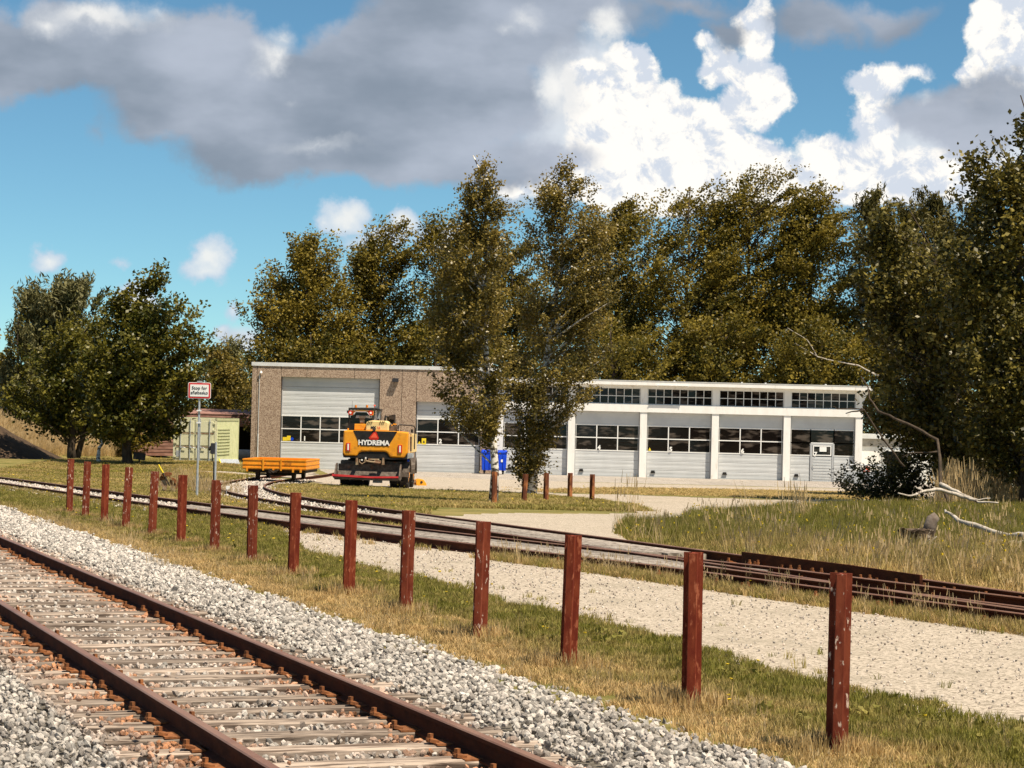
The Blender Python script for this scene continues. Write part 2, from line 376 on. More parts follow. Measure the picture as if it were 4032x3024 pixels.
# ------------------------------------------------------------------ mesh helpers
class MB:
    def __init__(s): s.v = []; s.f = []; s.mi = []
    def add(s, vs, fs, mi=0):
        o = len(s.v); s.v += [tuple(v) for v in vs]; s.f += [tuple(i + o for i in f) for f in fs]; s.mi += [mi] * len(fs)
    def box(s, c, d, rot=None, mi=0, taper=1.0):
        x, y, z = (k / 2 for k in d)
        vs = [(-x, -y, -z), (x, -y, -z), (x, y, -z), (-x, y, -z), (-x * taper, -y * taper, z), (x * taper, -y * taper, z), (x * taper, y * taper, z), (-x * taper, y * taper, z)]
        if rot:
            e = Euler(rot).to_matrix(); vs = [tuple(e @ Vector(v)) for v in vs]
        s.add([(v[0] + c[0], v[1] + c[1], v[2] + c[2]) for v in vs],
              [(0, 3, 2, 1), (4, 5, 6, 7), (0, 1, 5, 4), (1, 2, 6, 5), (2, 3, 7, 6), (3, 0, 4, 7)], mi)
        return s
    def bb(s, x0, x1, y0, y1, z0, z1, mi=0):
        return s.box(((x0 + x1) / 2, (y0 + y1) / 2, (z0 + z1) / 2), (abs(x1 - x0), abs(y1 - y0), abs(z1 - z0)), mi=mi)
    def prism(s, prof, y0, y1, axis='y', mi=0):
        """prof = (a, b) outline; extruded along axis from y0 to y1"""
        n = len(prof)
        def P(a, b, t):
            return {'y': (a, t, b), 'x': (t, a, b), 'z': (a, b, t)}[axis]
        vs = [P(a, b, y0) for a, b in prof] + [P(a, b, y1) for a, b in prof]
        s.add(vs, [tuple(range(n - 1, -1, -1)), tuple(range(n, 2 * n))] + [(i, (i + 1) % n, n + (i + 1) % n, n + i) for i in range(n)], mi)
        return s
    def cyl(s, p0, p1, r0, r1=None, n=12, mi=0, caps=True):
        r1 = r0 if r1 is None else r1
        p0, p1 = Vector(p0), Vector(p1); d = (p1 - p0).normalized()
        a = d.orthogonal().normalized(); b = d.cross(a)
        vs = []
        for p, r in ((p0, r0), (p1, r1)):
            for i in range(n):
                t = 2 * math.pi * i / n
                vs.append(tuple(p + a * (r * math.cos(t)) + b * (r * math.sin(t))))
        fs = [(i, (i + 1) % n, n + (i + 1) % n, n + i) for i in range(n)]
        if caps: fs += [tuple(range(n - 1, -1, -1)), tuple(range(n, 2 * n))]
        s.add(vs, fs, mi); return s
    def tube(s, pts, rad, n=6, mi=0):
        pts = [Vector(p) for p in pts]
        if isinstance(rad, (int, float)): rad = [rad] * len(pts)
        vs = []; a = None
        for i, p in enumerate(pts):
            d = (pts[min(i + 1, len(pts) - 1)] - pts[max(i - 1, 0)])
            d = d.normalized() if d.length > 1e-9 else Vector((0, 0, 1))
            a = d.orthogonal().normalized() if a is None else (a - d * a.dot(d)).normalized()
            b = d.cross(a)
            for k in range(n):
                t = 2 * math.pi * k / n
                vs.append(tuple(p + (a * math.cos(t) + b * math.sin(t)) * rad[i]))
        fs = [(i * n + k, i * n + (k + 1) % n, (i + 1) * n + (k + 1) % n, (i + 1) * n + k) for i in range(len(pts) - 1) for k in range(n)]
        fs += [tuple(range(n - 1, -1, -1)), tuple((len(pts) - 1) * n + k for k in range(n))]
        s.add(vs, fs, mi); return s
    def sweep(s, path, prof, mi=0, topmi=None, topz=None):
        """profile (across, up) along a path of 3-D points, kept upright"""
        P = [Vector(p) for p in path]; n = len(prof); vs = []
        for i, p in enumerate(P):
            d = P[min(i + 1, len(P) - 1)] - P[max(i - 1, 0)]; d.z = 0; d.normalize()
            rt = Vector((d.y, -d.x, 0))
            vs += [tuple(p + rt * a + Vector((0, 0, b))) for a, b in prof]
        o = len(s.v); s.v += vs
        for i in range(len(P) - 1):
            for k in range(n):
                k2 = (k + 1) % n
                s.f.append((o + i * n + k, o + (i + 1) * n + k, o + (i + 1) * n + k2, o + i * n + k2))
                s.mi.append(topmi if topmi is not None and prof[k][1] >= topz and prof[k2][1] >= topz else mi)
        s.f.append(tuple(o + k for k in range(n))); s.mi.append(mi)
        s.f.append(tuple(o + (len(P) - 1) * n + k for k in range(n - 1, -1, -1))); s.mi.append(mi)
        return s
    def mesh(s, name, mats):
        me = bpy.data.meshes.new(name); me.from_pydata(s.v, [], s.f)
        for m_ in (mats if isinstance(mats, (list, tuple)) else [mats]): me.materials.append(m_)
        if any(s.mi): me.polygons.foreach_set('material_index', s.mi)
        me.update(); return me
    def build(s, name, mats, parent=None, loc=(0, 0, 0), smooth=False, bevel=0):
        me = s.mesh(name, mats)
        o = bpy.data.objects.new(name, me); COL.objects.link(o); o.location = loc
        if parent: o.parent = parent
        if smooth: me.polygons.foreach_set('use_smooth', [True] * len(me.polygons))
        if bevel:
            b = o.modifiers.new('bevel', 'BEVEL'); b.width = bevel; b.segments = 2; b.limit_method = 'ANGLE'
        return o

def tag(o, label=None, cat=None, group=None, kind=None):
    if label: o['label'] = label
    if cat: o['category'] = cat
    if group: o['group'] = group
    if kind: o['kind'] = kind
    return o

def empty(name, loc=(0, 0, 0), rz=0, label=None, cat=None, group=None):
    o = bpy.data.objects.new(name, None); COL.objects.link(o)
    o.location = loc; o.rotation_euler = (0, 0, rz); o.empty_display_size = .2
    return tag(o, label, cat, group)

def link(name, me, parent=None, loc=(0, 0, 0), rot=(0, 0, 0), scl=(1, 1, 1)):
    o = bpy.data.objects.new(name, me); COL.objects.link(o)
    o.location = loc; o.rotation_euler = rot; o.scale = scl
    if parent: o.parent = parent
    return o

KIDS = {}
def kids(o):
    return [c for c in COL.objects if c.parent == o]
def copy_tree(o, parent=None):
    c = o.copy(); COL.objects.link(c); c.parent = parent
    for ch in kids(o): copy_tree(ch, c)
    return c

def text(name, body, size, loc, mt, parent=None, rot=(R(90), 0, 0), off=0.0, ext=.004, sx=1.0, align='CENTER', shear=0):
    cu = bpy.data.curves.new(name, 'FONT'); cu.body = body; cu.size = size; cu.offset = off; cu.extrude = ext
    cu.align_x = align; cu.align_y = 'CENTER'; cu.resolution_u = 3; cu.shear = shear
    t = bpy.data.objects.new(name, cu)
    me = bpy.data.meshes.new_from_object(t)
    bpy.data.objects.remove(t)
    me.materials.clear(); me.materials.append(mt)
    return link(name, me, parent, loc, rot, (sx, 1, 1))

# scattered small things that nobody could count: real meshes on points
def scatter(name, P, rot, scl, idx, tint, protos, label=None, cat=None, parent=None):
    n = len(P)
    me = bpy.data.meshes.new(name + '_points')
    me.vertices.add(n); me.vertices.foreach_set('co', np.asarray(P, np.float32).ravel())
    for nm, ty, val in (('rot', 'FLOAT_VECTOR', rot), ('scl', 'FLOAT_VECTOR', scl), ('idx', 'INT', idx), ('tint', 'FLOAT', tint)):
        a = me.attributes.new(nm, ty, 'POINT')
        v = np.asarray(val, np.int32 if ty == 'INT' else np.float32)
        a.data.foreach_set('vector' if ty == 'FLOAT_VECTOR' else 'value', v.ravel())
    o = bpy.data.objects.new(name, me); COL.objects.link(o)
    if parent: o.parent = parent
    o['kind'] = 'stuff'
    tag(o, label, cat)
    c = bpy.data.collections.new(name + '_shapes')
    for i, p in enumerate(protos):
        q = bpy.data.objects.new('%s_shape_%02d' % (name, i), p); c.objects.link(q)
    ng = bpy.data.node_groups.new(name + '_scatter', 'GeometryNodeTree')
    ng.interface.new_socket('Geometry', in_out='INPUT', socket_type='NodeSocketGeometry')
    ng.interface.new_socket('Geometry', in_out='OUTPUT', socket_type='NodeSocketGeometry')
    N, L = ng.nodes, ng.links
    gi, go = N.new('NodeGroupInput'), N.new('NodeGroupOutput')
    ip, ci = N.new('GeometryNodeInstanceOnPoints'), N.new('GeometryNodeCollectionInfo')
    ci.inputs['Collection'].default_value = c; ci.inputs['Separate Children'].default_value = True; ci.inputs['Reset Children'].default_value = True
    def att(nm, ty):
        a = N.new('GeometryNodeInputNamedAttribute'); a.data_type = ty; a.inputs[0].default_value = nm; return a.outputs[0]
    L.new(gi.outputs[0], ip.inputs['Points']); L.new(ci.outputs[0], ip.inputs['Instance'])
    ip.inputs['Pick Instance'].default_value = True
    L.new(att('idx', 'INT'), ip.inputs['Instance Index'])
    er = N.new('FunctionNodeEulerToRotation'); L.new(att('rot', 'FLOAT_VECTOR'), er.inputs[0]); L.new(er.outputs[0], ip.inputs['Rotation'])
    L.new(att('scl', 'FLOAT_VECTOR'), ip.inputs['Scale'])
    L.new(ip.outputs[0], go.inputs[0])
    md = o.modifiers.new('scatter', 'NODES'); md.node_group = ng
    return o

def inpoly(px, py, poly):
    px = np.asarray(px); py = np.asarray(py); r = np.zeros(px.shape, bool); n = len(poly)
    for i in range(n):
        x0, y0 = poly[i]; x1, y1 = poly[(i + 1) % n]
        c = ((y0 > py) != (y1 > py)) & (px < (x1 - x0) * (py - y0) / ((y1 - y0) or 1e-9) + x0)
        r ^= c
    return r

def polydist(px, py, poly):
    """distance to the outline"""
    d = np.full(np.shape(px), 1e9)
    for i in range(len(poly)):
        a = np.array(poly[i]); b = np.array(poly[(i + 1) % len(poly)]); ab = b - a; L2 = max(ab @ ab, 1e-9)
        t = np.clip(((px - a[0]) * ab[0] + (py - a[1]) * ab[1]) / L2, 0, 1)
        d = np.minimum(d, np.hypot(px - a[0] - t * ab[0], py - a[1] - t * ab[1]))
    return d

def wob(x, y, s=1.0, seed=0):
    """cheap smooth noise on arrays, about -1..1"""
    x = np.asarray(x) * s; y = np.asarray(y) * s
    return (np.sin(x * 1.7 + seed + 1.3 * np.sin(y * 1.1 + seed)) + np.sin(y * 2.3 - seed * 2 + 1.1 * np.sin(x * 1.9 + 2)) + np.sin((x + y) * 3.7 + seed * 3) * .6) / 2.6

def sheet(name, poly, mt, cell=.5, lift=.02, kind='structure', ragged=.25):
    """a patch of ground cover: grid cells whose centres lie in the polygon, with a ragged edge, following the ground"""
    xs = [p[0] for p in poly]; ys = [p[1] for p in poly]
    x0, x1, y0, y1 = min(xs) - 1, max(xs) + 1, min(ys) - 1, max(ys) + 1
    nx, ny = int((x1 - x0) / cell) + 1, int((y1 - y0) / cell) + 1
    X, Y = np.meshgrid(x0 + cell * np.arange(nx + 1), y0 + cell * np.arange(ny + 1))
    cx, cy = X[:-1, :-1] + cell / 2, Y[:-1, :-1] + cell / 2
    wx = cx + wob(cx, cy, 1.1, 1) * ragged; wy = cy + wob(cx, cy, .9, 4) * ragged * 1.5
    ins = inpoly(wx, wy, poly)
    idx = np.arange((nx + 1) * (ny + 1)).reshape(ny + 1, nx + 1)
    f = np.stack([idx[:-1, :-1], idx[:-1, 1:], idx[1:, 1:], idx[1:, :-1]], -1)[ins]
    used, inv = np.unique(f, return_inverse=True)
    V = np.stack([X.ravel(), Y.ravel(), gzn(X.ravel(), Y.ravel()) + lift], -1)[used]
    me = fastmesh(name, V, inv.reshape(-1, 4))
    me.materials.append(mt)
    o = link(name, me); o['kind'] = kind
    return o

def fastmesh(name, V, Fc, attr=None):
    me = bpy.data.meshes.new(name)
    V = np.asarray(V, np.float32); Fc = np.asarray(Fc, np.int32); k = Fc.shape[1]
    me.vertices.add(len(V)); me.vertices.foreach_set('co', V.ravel())
    me.loops.add(Fc.size); me.loops.foreach_set('vertex_index', Fc.ravel())
    me.polygons.add(len(Fc)); me.polygons.foreach_set('loop_start', np.arange(len(Fc), dtype=np.int32) * k)
    if attr is not None:
        a = me.attributes.new('tint', 'FLOAT', 'POINT'); a.data.foreach_set('value', np.asarray(attr, np.float32))
    me.update(calc_edges=True); me.validate()
    return me

# ------------------------------------------------------------------ paths of the tracks
MA, MBB = -0.3753, 4.875                      # main line, right rail: X = MA*Y + MBB
MD = Vector((MA, 1, 0)).normalized(); MR = Vector((MD.y, -MD.x, 0))
MC0 = Vector((MBB, 0, 0)) - MR * .75          # centre line at Y = 0
def mt_pt(s, t, z=0): p = MC0 + MD * s + MR * t; return Vector((p.x, p.y, z))
def mt_inv(X, Y):
    dx, dy = X - MC0.x, Y - MC0.y
    return dx * MD.x + dy * MD.y, dx * MR.x + dy * MR.y

def smooth_path(pts, n, deg):
    P = np.array(pts, float); d = np.r_[0, np.cumsum(np.hypot(*np.diff(P, axis=0).T))]
    cx, cy = np.polyfit(d, P[:, 0], deg), np.polyfit(d, P[:, 1], deg)
    t = np.linspace(0, d[-1], n); return np.stack([np.polyval(cx, t), np.polyval(cy, t)], -1)
def offset(P, off):
    d = np.gradient(P, axis=0); d /= np.hypot(d[:, 0], d[:, 1])[:, None]
    return P + np.stack([d[:, 1], -d[:, 0]], -1) * off
def lift(P, dz): return [(x, y, gz(x, y) + dz) for x, y in P]

SN = [(0, 1898), (145, 1921), (253, 1936), (362, 1950), (481, 1963), (1352, 2077), (1572, 2103), (1861, 2142), (2000, 2160), (2207, 2185), (2768, 2251), (3251, 2309), (4032, 2413)]
sn = [gp(x, y, .16) for x, y in SN][::-1]
sn = [(sn[0][0] + (sn[0][0] - sn[2][0]) * 1.2, sn[0][1] + (sn[0][1] - sn[2][1]) * 1.2)] + sn
sn = sn + [(-19.5, 79.5), (-23.5, 88.5)]
SIDN = smooth_path(sn, 90, 4); SIDC = offset(SIDN, .75); SIDF = offset(SIDN, 1.5)
B1 = [(4032, 2332), (3493, 2264), (2988, 2188), (2613, 2147), (2216, 2095), (2000, 2063), (1865, 2048), (1572, 2010), (1351, 1981), (1185, 1954), (1134, 1941), (1062, 1925), (1038, 1916)]
b1 = [gp(x, y, .16) for x, y in B1]
b1 = [(b1[0][0] + (b1[0][0] - b1[1][0]) * 1.6, b1[0][1] + (b1[0][1] - b1[1][1]) * 1.6)] + b1 + [(-8.72, 81), (-8.78, 85), (-8.7, 89), (-8.6, 94), (-8.5, 101), (-8.6, 109), (-8.8, 116), (-9.0, 122.6)]
BF = smooth_path(b1, 120, 6); BC = offset(BF, -.75); BN = offset(BF, -1.5)

RAILP = [(-.0625, 0), (-.0625, .011), (-.012, .025), (-.008, .032), (-.008, .098), (-.034, .110), (-.034, .132), (-.026, .140), (.026, .140), (.034, .132), (.034, .110), (.008, .098), (.008, .032), (.012, .025), (.0625, .011), (.0625, 0)]

# ------------------------------------------------------------------ ground
gx = np.r_[-140, -90, -60, np.arange(-45, 45.01, 1.0), 60, 90, 140]
gy = np.r_[-12, np.arange(0, 30, 1.5), np.arange(30, 160.01, 2.0), 175, 200, 240, 300, 420, 800, 1800]
GX, GY = np.meshgrid(gx, gy)
gV = np.stack([GX.ravel(), GY.ravel(), gzn(GX, GY).ravel()], -1)
gV[GY.ravel() > 200, 0] *= 6
_t = (gV[:, 0] - MC0.x) * MR.x + (gV[:, 1] - MC0.y) * MR.y
gV[(_t > -14) & (_t < 1.9) & (gV[:, 1] < 70), 2] -= .08
i0 = np.arange(len(gy) - 1)[:, None] * len(gx) + np.arange(len(gx) - 1)[None]
gF = np.stack([i0, i0 + 1, i0 + 1 + len(gx), i0 + len(gx)], -1).reshape(-1, 4)
gm = fastmesh('ground', gV, gF); gm.materials.append(M['grass_soil'])
link('ground', gm)['kind'] = 'structure'

EDGE = [(-400, 1900), (-60, 1990), (81, 2014), (258, 2075), (420, 2112), (583, 2190), (814, 2251), (1017, 2346), (1220, 2407), (1500, 2485), (1771, 2578), (1907, 2632), (2178, 2700), (2381, 2775), (2653, 2863), (2843, 2904), (3000, 2985), (3500, 3200)]
EDGEW = [gp(x, y) for x, y in EDGE]
GR = [(1047, 2080), (1190, 2068), (1420, 2092), (1640, 2133), (1900, 2165), (2205, 2195), (2300, 2215), (2600, 2273), (2924, 2328), (3251, 2367), (3348, 2380), (4032, 2464), (4700, 2560), (4700, 3050),
      (4028, 2896), (3513, 2774), (3242, 2713), (2971, 2645), (2768, 2584), (2479, 2498), (2356, 2465), (2200, 2433), (2063, 2404), (1936, 2385), (1861, 2343), (1670, 2303), (1507, 2266), (1352, 2225), (1181, 2185), (1083, 2127)]
GRW = [gp(x, y) for x, y in GR]
sheet('gravel_road', GRW, M['gravel'], .14, .012, ragged=.12)
YD = [(1300, 2070), (1700, 2040), (1975, 2024), (2178, 2027), (2449, 2027), (2524, 2022), (2449, 1995), (2334, 1975), (2178, 1961), (1920, 1943), (1500, 1930), (1250, 1905), (1150, 1870), (1700, 1880), (2300, 1902), (3100, 1922), (3700, 1935),
      (3700, 1990), (3100, 2010), (2804, 2036), (2605, 2047), (2479, 2065), (2430, 2100), (2442, 2113), (2520, 2145), (2300, 2140), (2000, 2110), (1700, 2075)]
YDW = [gp(x, y) for x, y in YD]
sheet('gravel_yard', YDW, M['gravel'], .4, .03, ragged=.2)
# strip of thin dry grass in front of the paving
sheet('worn_grass_strip', [gp(x, y) for x, y in [(2150, 1935), (2500, 1928), (3000, 1938), (3500, 1950), (3500, 1968), (3000, 1972), (2500, 1952), (2200, 1946)]], M['grass_soil'], .4, .036, ragged=.5)
# gravel drive at the container
sheet('gravel_drive', [gp(x, y) for x, y in [(720, 1860), (950, 1845), (1250, 1862), (1230, 1885), (1000, 1880), (830, 1880), (780, 1885)]], M['gravel'], .4, .03, ragged=.3)

# main-line ballast bed
mb = MB()
sv = np.linspace(6, 62, 60); prof = [(-7, .0), (-2.0, .0), (-1.55, -.02), (1.55, -.02), (2.1, .0), (2.62, -.03)]
vs = [tuple(mt_pt(s, t, z)) for s in sv for t, z in prof]; k = len(prof)
mb.add(vs, [(i * k + j, i * k + j + 1, (i + 1) * k + j + 1, (i + 1) * k + j) for i in range(len(sv) - 1) for j in range(k - 1)])
mb.build('ballast_bed', M['ballast_bed'])['kind'] = 'structure'

# ------------------------------------------------------------------ stones
def stone_mesh(i):
    rg = np.random.default_rng(50 + i); import bmesh
    bm = bmesh.new(); bmesh.ops.create_icosphere(bm, subdivisions=1, radius=1)
    for v in bm.verts: v.co *= rg.uniform(.72, 1.12)
    for _ in range(4):                                   # broken faces
        n = Vector(rg.normal(size=3)).normalized(); d = rg.uniform(.45, .7)
        for v in bm.verts:
            e = v.co.dot(n) - d
            if e > 0: v.co -= n * e
    for v in bm.verts: v.co = Vector((v.co.x * 1.0, v.co.y * rg.uniform(.7, .95), v.co.z * rg.uniform(.55, .8)))
    me = bpy.data.meshes.new('stone'); bm.to_mesh(me); bm.free(); me.materials.append(M['stone']); return me
STONES = [stone_mesh(i) for i in range(9)]

def rrot(n): return RNG.uniform(0, 2 * math.pi, (n, 3))
n = 150000
s = RNG.uniform(9, 50, n); t = RNG.uniform(-6.5, 3.0, n)
X = MC0.x + MD.x * s + MR.x * t; Y = MC0.y + MD.y * s + MR.y * t
rightedge = 2.58 + .14 * wob(s, s * .3, 2.1, 2) + RNG.normal(0, .06, n)
z = np.where(t > 1.5, .05 - (t - 1.5) * .055, .045) + RNG.uniform(-.012, .022, n)
P = np.stack([X, Y, z], -1)
keep = infront(P, 300, 400) & (t < rightedge) & (Y < 47)
sl = np.abs(((s - 17.5) / .6) % 1 - .5)               # thin the stones lying on the sleepers
SL0 = mt_inv(-1.15, 16.11)[0]
ph = np.abs((((s - SL0) / .6) + .5) % 1 - .5) * .6
onsl = (ph < .115) & (np.abs(t) < 1.28)
keep &= ~(onsl & (RNG.random(n) > np.where(t > .95, .45, np.where(t < -1.05, .40, .02))))
keep &= ~((np.abs(np.abs(t) - .75) < .075))
P = P[keep]; t = t[keep]; s = s[keep]; onsl = onsl[keep]
P[:, 2] += np.where(onsl, .040, 0); P[:, 2] -= np.where(np.abs(t) < 1.3, .034, 0)
dr = np.minimum(np.abs(np.abs(t) - .75), 1.0)
tint = np.clip(1.30 - dr * 2.7 + RNG.normal(0, .22, len(P)), 0, 1)
tint = np.where((t < -.75) & (t > -1.35), np.clip(tint + .25, 0, 1), tint)
tint = np.maximum(tint, np.where(np.abs(t) < .75, RNG.uniform(.0, .3, len(P)), RNG.uniform(0, .12, len(P))))
sz = RNG.uniform(.017, .037, len(P)) * np.where(t > 1.6, 1.15, 1) * np.where(P[:, 1] > 30, 1.2, 1)
sc = sz[:, None] * RNG.uniform(.8, 1.25, (len(P), 3))
scatter('ballast_stones', P, rrot(len(P)), sc, RNG.integers(0, 9, len(P)), tint, STONES, 'pale broken ballast stones around the main line rails', 'gravel')
print('stones', len(P))

# stones of the siding and the branch, and loose pebbles on the road
Ps = []; Ts = []
for path, w, cnt in ((SIDC, 1.25, 11000), (BC, 1.2, 9000)):
    i = RNG.integers(0, len(path) - 1, cnt); f = RNG.random(cnt)[:, None]
    p = path[i] * (1 - f) + path[i + 1] * f
    d = np.gradient(path, axis=0); d /= np.hypot(d[:, 0], d[:, 1])[:, None]
    o = np.clip(RNG.normal(0, .62 * w, cnt), -2.2, 2.2)
    p = p + np.stack([d[i, 1], -d[i, 0]], -1) * o[:, None]
    k = (p[:, 1] > np.where(p[:, 0] > -8, 52, 44)) & (np.abs(o) < w * 1.25) & (p[:, 1] < 94)
    Ps.append(p[k]); Ts.append(np.abs(o[k]))
p = np.concatenate(Ps)
P = np.stack([p[:, 0], p[:, 1], gzn(p[:, 0], p[:, 1]) + .05], -1)
k = infront(P); P = P[k]
scatter('siding_stones', P, rrot(len(P)), (RNG.uniform(.03, .065, len(P)))[:, None] * np.ones(3), RNG.integers(0, 9, len(P)), RNG.uniform(0, .22, len(P)), STONES, 'light stones between and beside the siding rails', 'gravel')
n = 26000
X = RNG.uniform(-9, 9, n); Y = RNG.uniform(14, 50, n)
k = inpoly(X, Y, GRW); X, Y = X[k], Y[k]
P = np.stack([X, Y, gzn(X, Y) + .022], -1); k = infront(P, 100, 100); P = P[k]
scatter('road_pebbles', P, rrot(len(P)), (RNG.uniform(.004, .013, len(P)) * (1 + P[:, 1] / 50))[:, None] * np.ones(3), RNG.integers(0, 9, len(P)), RNG.uniform(0, .3, len(P)), STONES, 'small pebbles lying loose on the pale gravel road', 'gravel')

# ------------------------------------------------------------------ main line
trk = empty('railway_track', mt_pt(8, 0, 0), 0, 'rusty main line track on pale ballast, cutting across the lower left corner', 'railway track')
O = trk.location
for t in (-.75, .75):
    path = [mt_pt(s, t, .04) - O for s in np.linspace(7, 62, 40)]
    MB().sweep(path, RAILP, 0, 1, .13).build('rail', [M['rail_side'], M['rail_top']], trk)
def sleeper_mesh(i):
    rg = np.random.default_rng(i); b = MB(); nx = 13; xs = np.linspace(-1.3, 1.3, nx); vs = []
    bow = rg.normal(0, .006)
    for j, x in enumerate(xs):
        w = .112 + rg.normal(0, .006); e = .02 if j in (0, nx - 1) else 0
        for (y, z) in ((-w, -.13), (-w - .004, -.012), (-w + .016 + rg.uniform(0, .012), -rg.uniform(0, .006)), (-.03, .002 - rg.uniform(0, .006)), (.0, -rg.uniform(.002, .014)), (.04, .001), (w - .014, -rg.uniform(0, .008)), (w, -.014), (w, -.13)):
            vs.append((x + rg.uniform(-e, e), y + rg.normal(0, .003), z + bow * math.cos(x * 1.2)))
    k = 9
    fs = [(a * k + q, (a + 1) * k + q, (a + 1) * k + q + 1, a * k + q + 1) for a in range(nx - 1) for q in range(k - 1)]
    fs += [tuple(range(k)), tuple((nx - 1) * k + q for q in range(k - 1, -1, -1))]
    b.add(vs, fs); return b.mesh('sleeper', M['sleeper'])
SLM = [sleeper_mesh(i) for i in range(7)]
fb_ = MB()
fb_.box((0, 0, .006), (.17, .20, .012)); fb_.box((-.085, 0, .02), (.06, .09, .02), rot=(0, .2, 0))
fb_.cyl((-.10, 0, .012), (-.10, 0, .030), .026, n=8); fb_.box((-.10, 0, .046), (.026, .026, .034), rot=(0, 0, .5))
fb_.cyl((-.10, 0, .030), (-.10, 0, .036), .020, .018, n=8)
FAST = fb_.mesh('rail_fastening', M['rust'])
ang = math.atan2(MR.y, MR.x)
for i in range(-8, 62):
    s = SL0 + .6 * i + RNG.normal(0, .008)
    p = mt_pt(s, RNG.normal(0, .03), .048 + RNG.normal(0, .004)) - O
    sl = link('sleeper', SLM[(i * 5) % 7], trk, p, (RNG.normal(0, .006), RNG.normal(0, .003), ang + RNG.normal(0, .012) + (math.pi if i % 2 else 0)))
    if -7 < i < 48:
        fl = -1 if i % 2 else 1
        for t in (-.75, .75):
            for sd in (1, -1):
                if sd < 0 and i > 25: continue
                link('rail_fastening', FAST, sl, (fl * (t - .04 * sd), 0, .002), (0, 0, 0 if fl * sd > 0 else math.pi))

# ------------------------------------------------------------------ siding with timber crossing
sid = empty('siding_track', (0, 0, 0), 0, 'rusty siding running from the left edge past the lever to the lower right', 'railway track')
for P_ in (SIDN, SIDF): MB().sweep(lift(P_, .02), RAILP, 0, 1, .13).build('rail', [M['rail_side'], M['rail_top']], sid)
brn = empty('branch_track', (0, 0, 0), 0, 'curved branch track bending under the orange wagon to the big door', 'railway track')
for P_ in (BN, BF): MB().sweep(lift(P_, .02), RAILP, 0, 1, .13).build('rail', [M['rail_side'], M['rail_top']], brn)
smallsl = MB().box((0, 0, -.05), (2.3, .2, .12)).mesh('sleeper', M['sleeper'])
def lay(path, parent, ylim, step=.65, excl=None):
    d = np.r_[0, np.cumsum(np.hypot(*np.diff(path, axis=0).T))]
    for q in np.arange(0.3, d[-1], step):
        x, y = np.interp(q, d, path[:, 0]), np.interp(q, d, path[:, 1])
        if not (ylim[0] < y < ylim[1]) : continue
        x2, y2 = np.interp(q + .3, d, path[:, 0]), np.interp(q + .3, d, path[:, 1])
        a = math.atan2(y2 - y, x2 - x) - math.pi / 2
        link('sleeper', smallsl, parent, (x, y, gz(x, y) + .02), (0, 0, a))
        if y < 36:
            for o in (-.75, .75):
                for sd in (-1, 1):
                    rt = Vector((math.cos(a), math.sin(a), 0)) * (o + sd * .04)
                    link('rail_fastening', FAST, parent, (x + rt.x, y + rt.y, gz(x, y) + .03), (0, 0, a + (0 if sd < 0 else math.pi)), (1.1, 1.1, 1.2))
lay(SIDC, sid, (20, 34), .9); lay(SIDC, sid, (52, 88)); lay(BC, brn, (22, 33.5), .9); lay(BC, brn, (60, 93))
# guard rails and switch pieces at the right end
def along(path, y0, y1, n=24):
    o = np.argsort(path[:, 1]); ys = np.linspace(y0, y1, n); return np.stack([np.interp(ys, path[o, 1], path[o, 0]), ys], -1)
GUARD = [(-.02, 0), (-.02, .17), (.02, .17), (.02, 0)]
MB().sweep(lift(along(offset(BF, -.085), 28.2, 33.0), .045), GUARD).build('guard_rail', M['rail_side'], brn)
MB().sweep(lift(along(offset(SIDN, .085), 28.4, 31.0), .03), [(-.02, 0), (-.02, .09), (.02, .09), (.02, 0)]).build('guard_rail', M['rail_side'], sid)
MB().sweep(lift(along(offset(SIDN, .62), 23, 30), .02), RAILP, 0, 1, .13).build('switch_blade', [M['rail_side'], M['rail_top']], sid)
for q, P_ in ((sid, SIDN), (brn, BF)):
    for y in np.arange(25.0, 33, .62):
        x = np.interp(y, P_[::-1, 1] if P_[0, 1] > P_[-1, 1] else P_[:, 1], P_[::-1, 0] if P_[0, 1] > P_[-1, 1] else P_[:, 0])
        for dx in ((-.17, -.05) if q is brn else (-.13,)):
            if RNG.random() < .8:
                b = MB(); b.cyl((0, 0, 0), (0, 0, .05), .03, n=6); b.cyl((0, 0, .05), (0, 0, .085), .018, n=6); b.box((0, 0, -.01), (.12, .1, .03))
                b.build('bolt', M['rust'], q, (x + dx - .08, y - .1, gz(x, y) + .05))
cross = empty('timber_crossing', (0, 0, 0), 0, 'grey weathered timbers laid between the siding rails where the gravel road crosses', 'timber crossing')
def planks(path, y0, y1, offs, w, seed):
    rg = np.random.default_rng(seed)
    for o in offs:
        P_ = along(offset(path, o), y0 + rg.uniform(-.5, .5), y1 + rg.uniform(-1, 1), 40)
        cuts = [0, int(rg.uniform(10, 15)), int(rg.uniform(22, 29)), 39]
        for a, b_ in zip(cuts[:-1], cuts[1:]):
            seg = P_[a:b_ + 1].copy(); seg[0] += (seg[1] - seg[0]) * .12; hw = w / 2 - rg.uniform(.004, .012)
            zz = .118 + rg.uniform(-.008, .012)
            MB().sweep(lift(seg, 0), [(-hw, .0), (-hw, zz - .008), (-hw + .012, zz), (hw - .012, zz), (hw, zz - .008), (hw, 0)]).build('plank', M['timber'], cross)
planks(SIDC, 29.9, 51.5, (-.50, -.17, .16, .49), .33, 3)
planks(BC, 33.9, 50.8, (-.50, -.17, .16, .49), .33, 5)
# ------------------------------------------------------------------ depot buildings (local: x right, y away, z up)
YB = 123.3
BZ = gz(0, YB)
ORD = ['first', 'second', 'third', 'fourth', 'fifth', 'sixth', 'seventh', 'eighth', 'ninth', 'tenth', 'eleventh', 'twelfth', 'thirteenth', 'fourteenth', 'fifteenth']

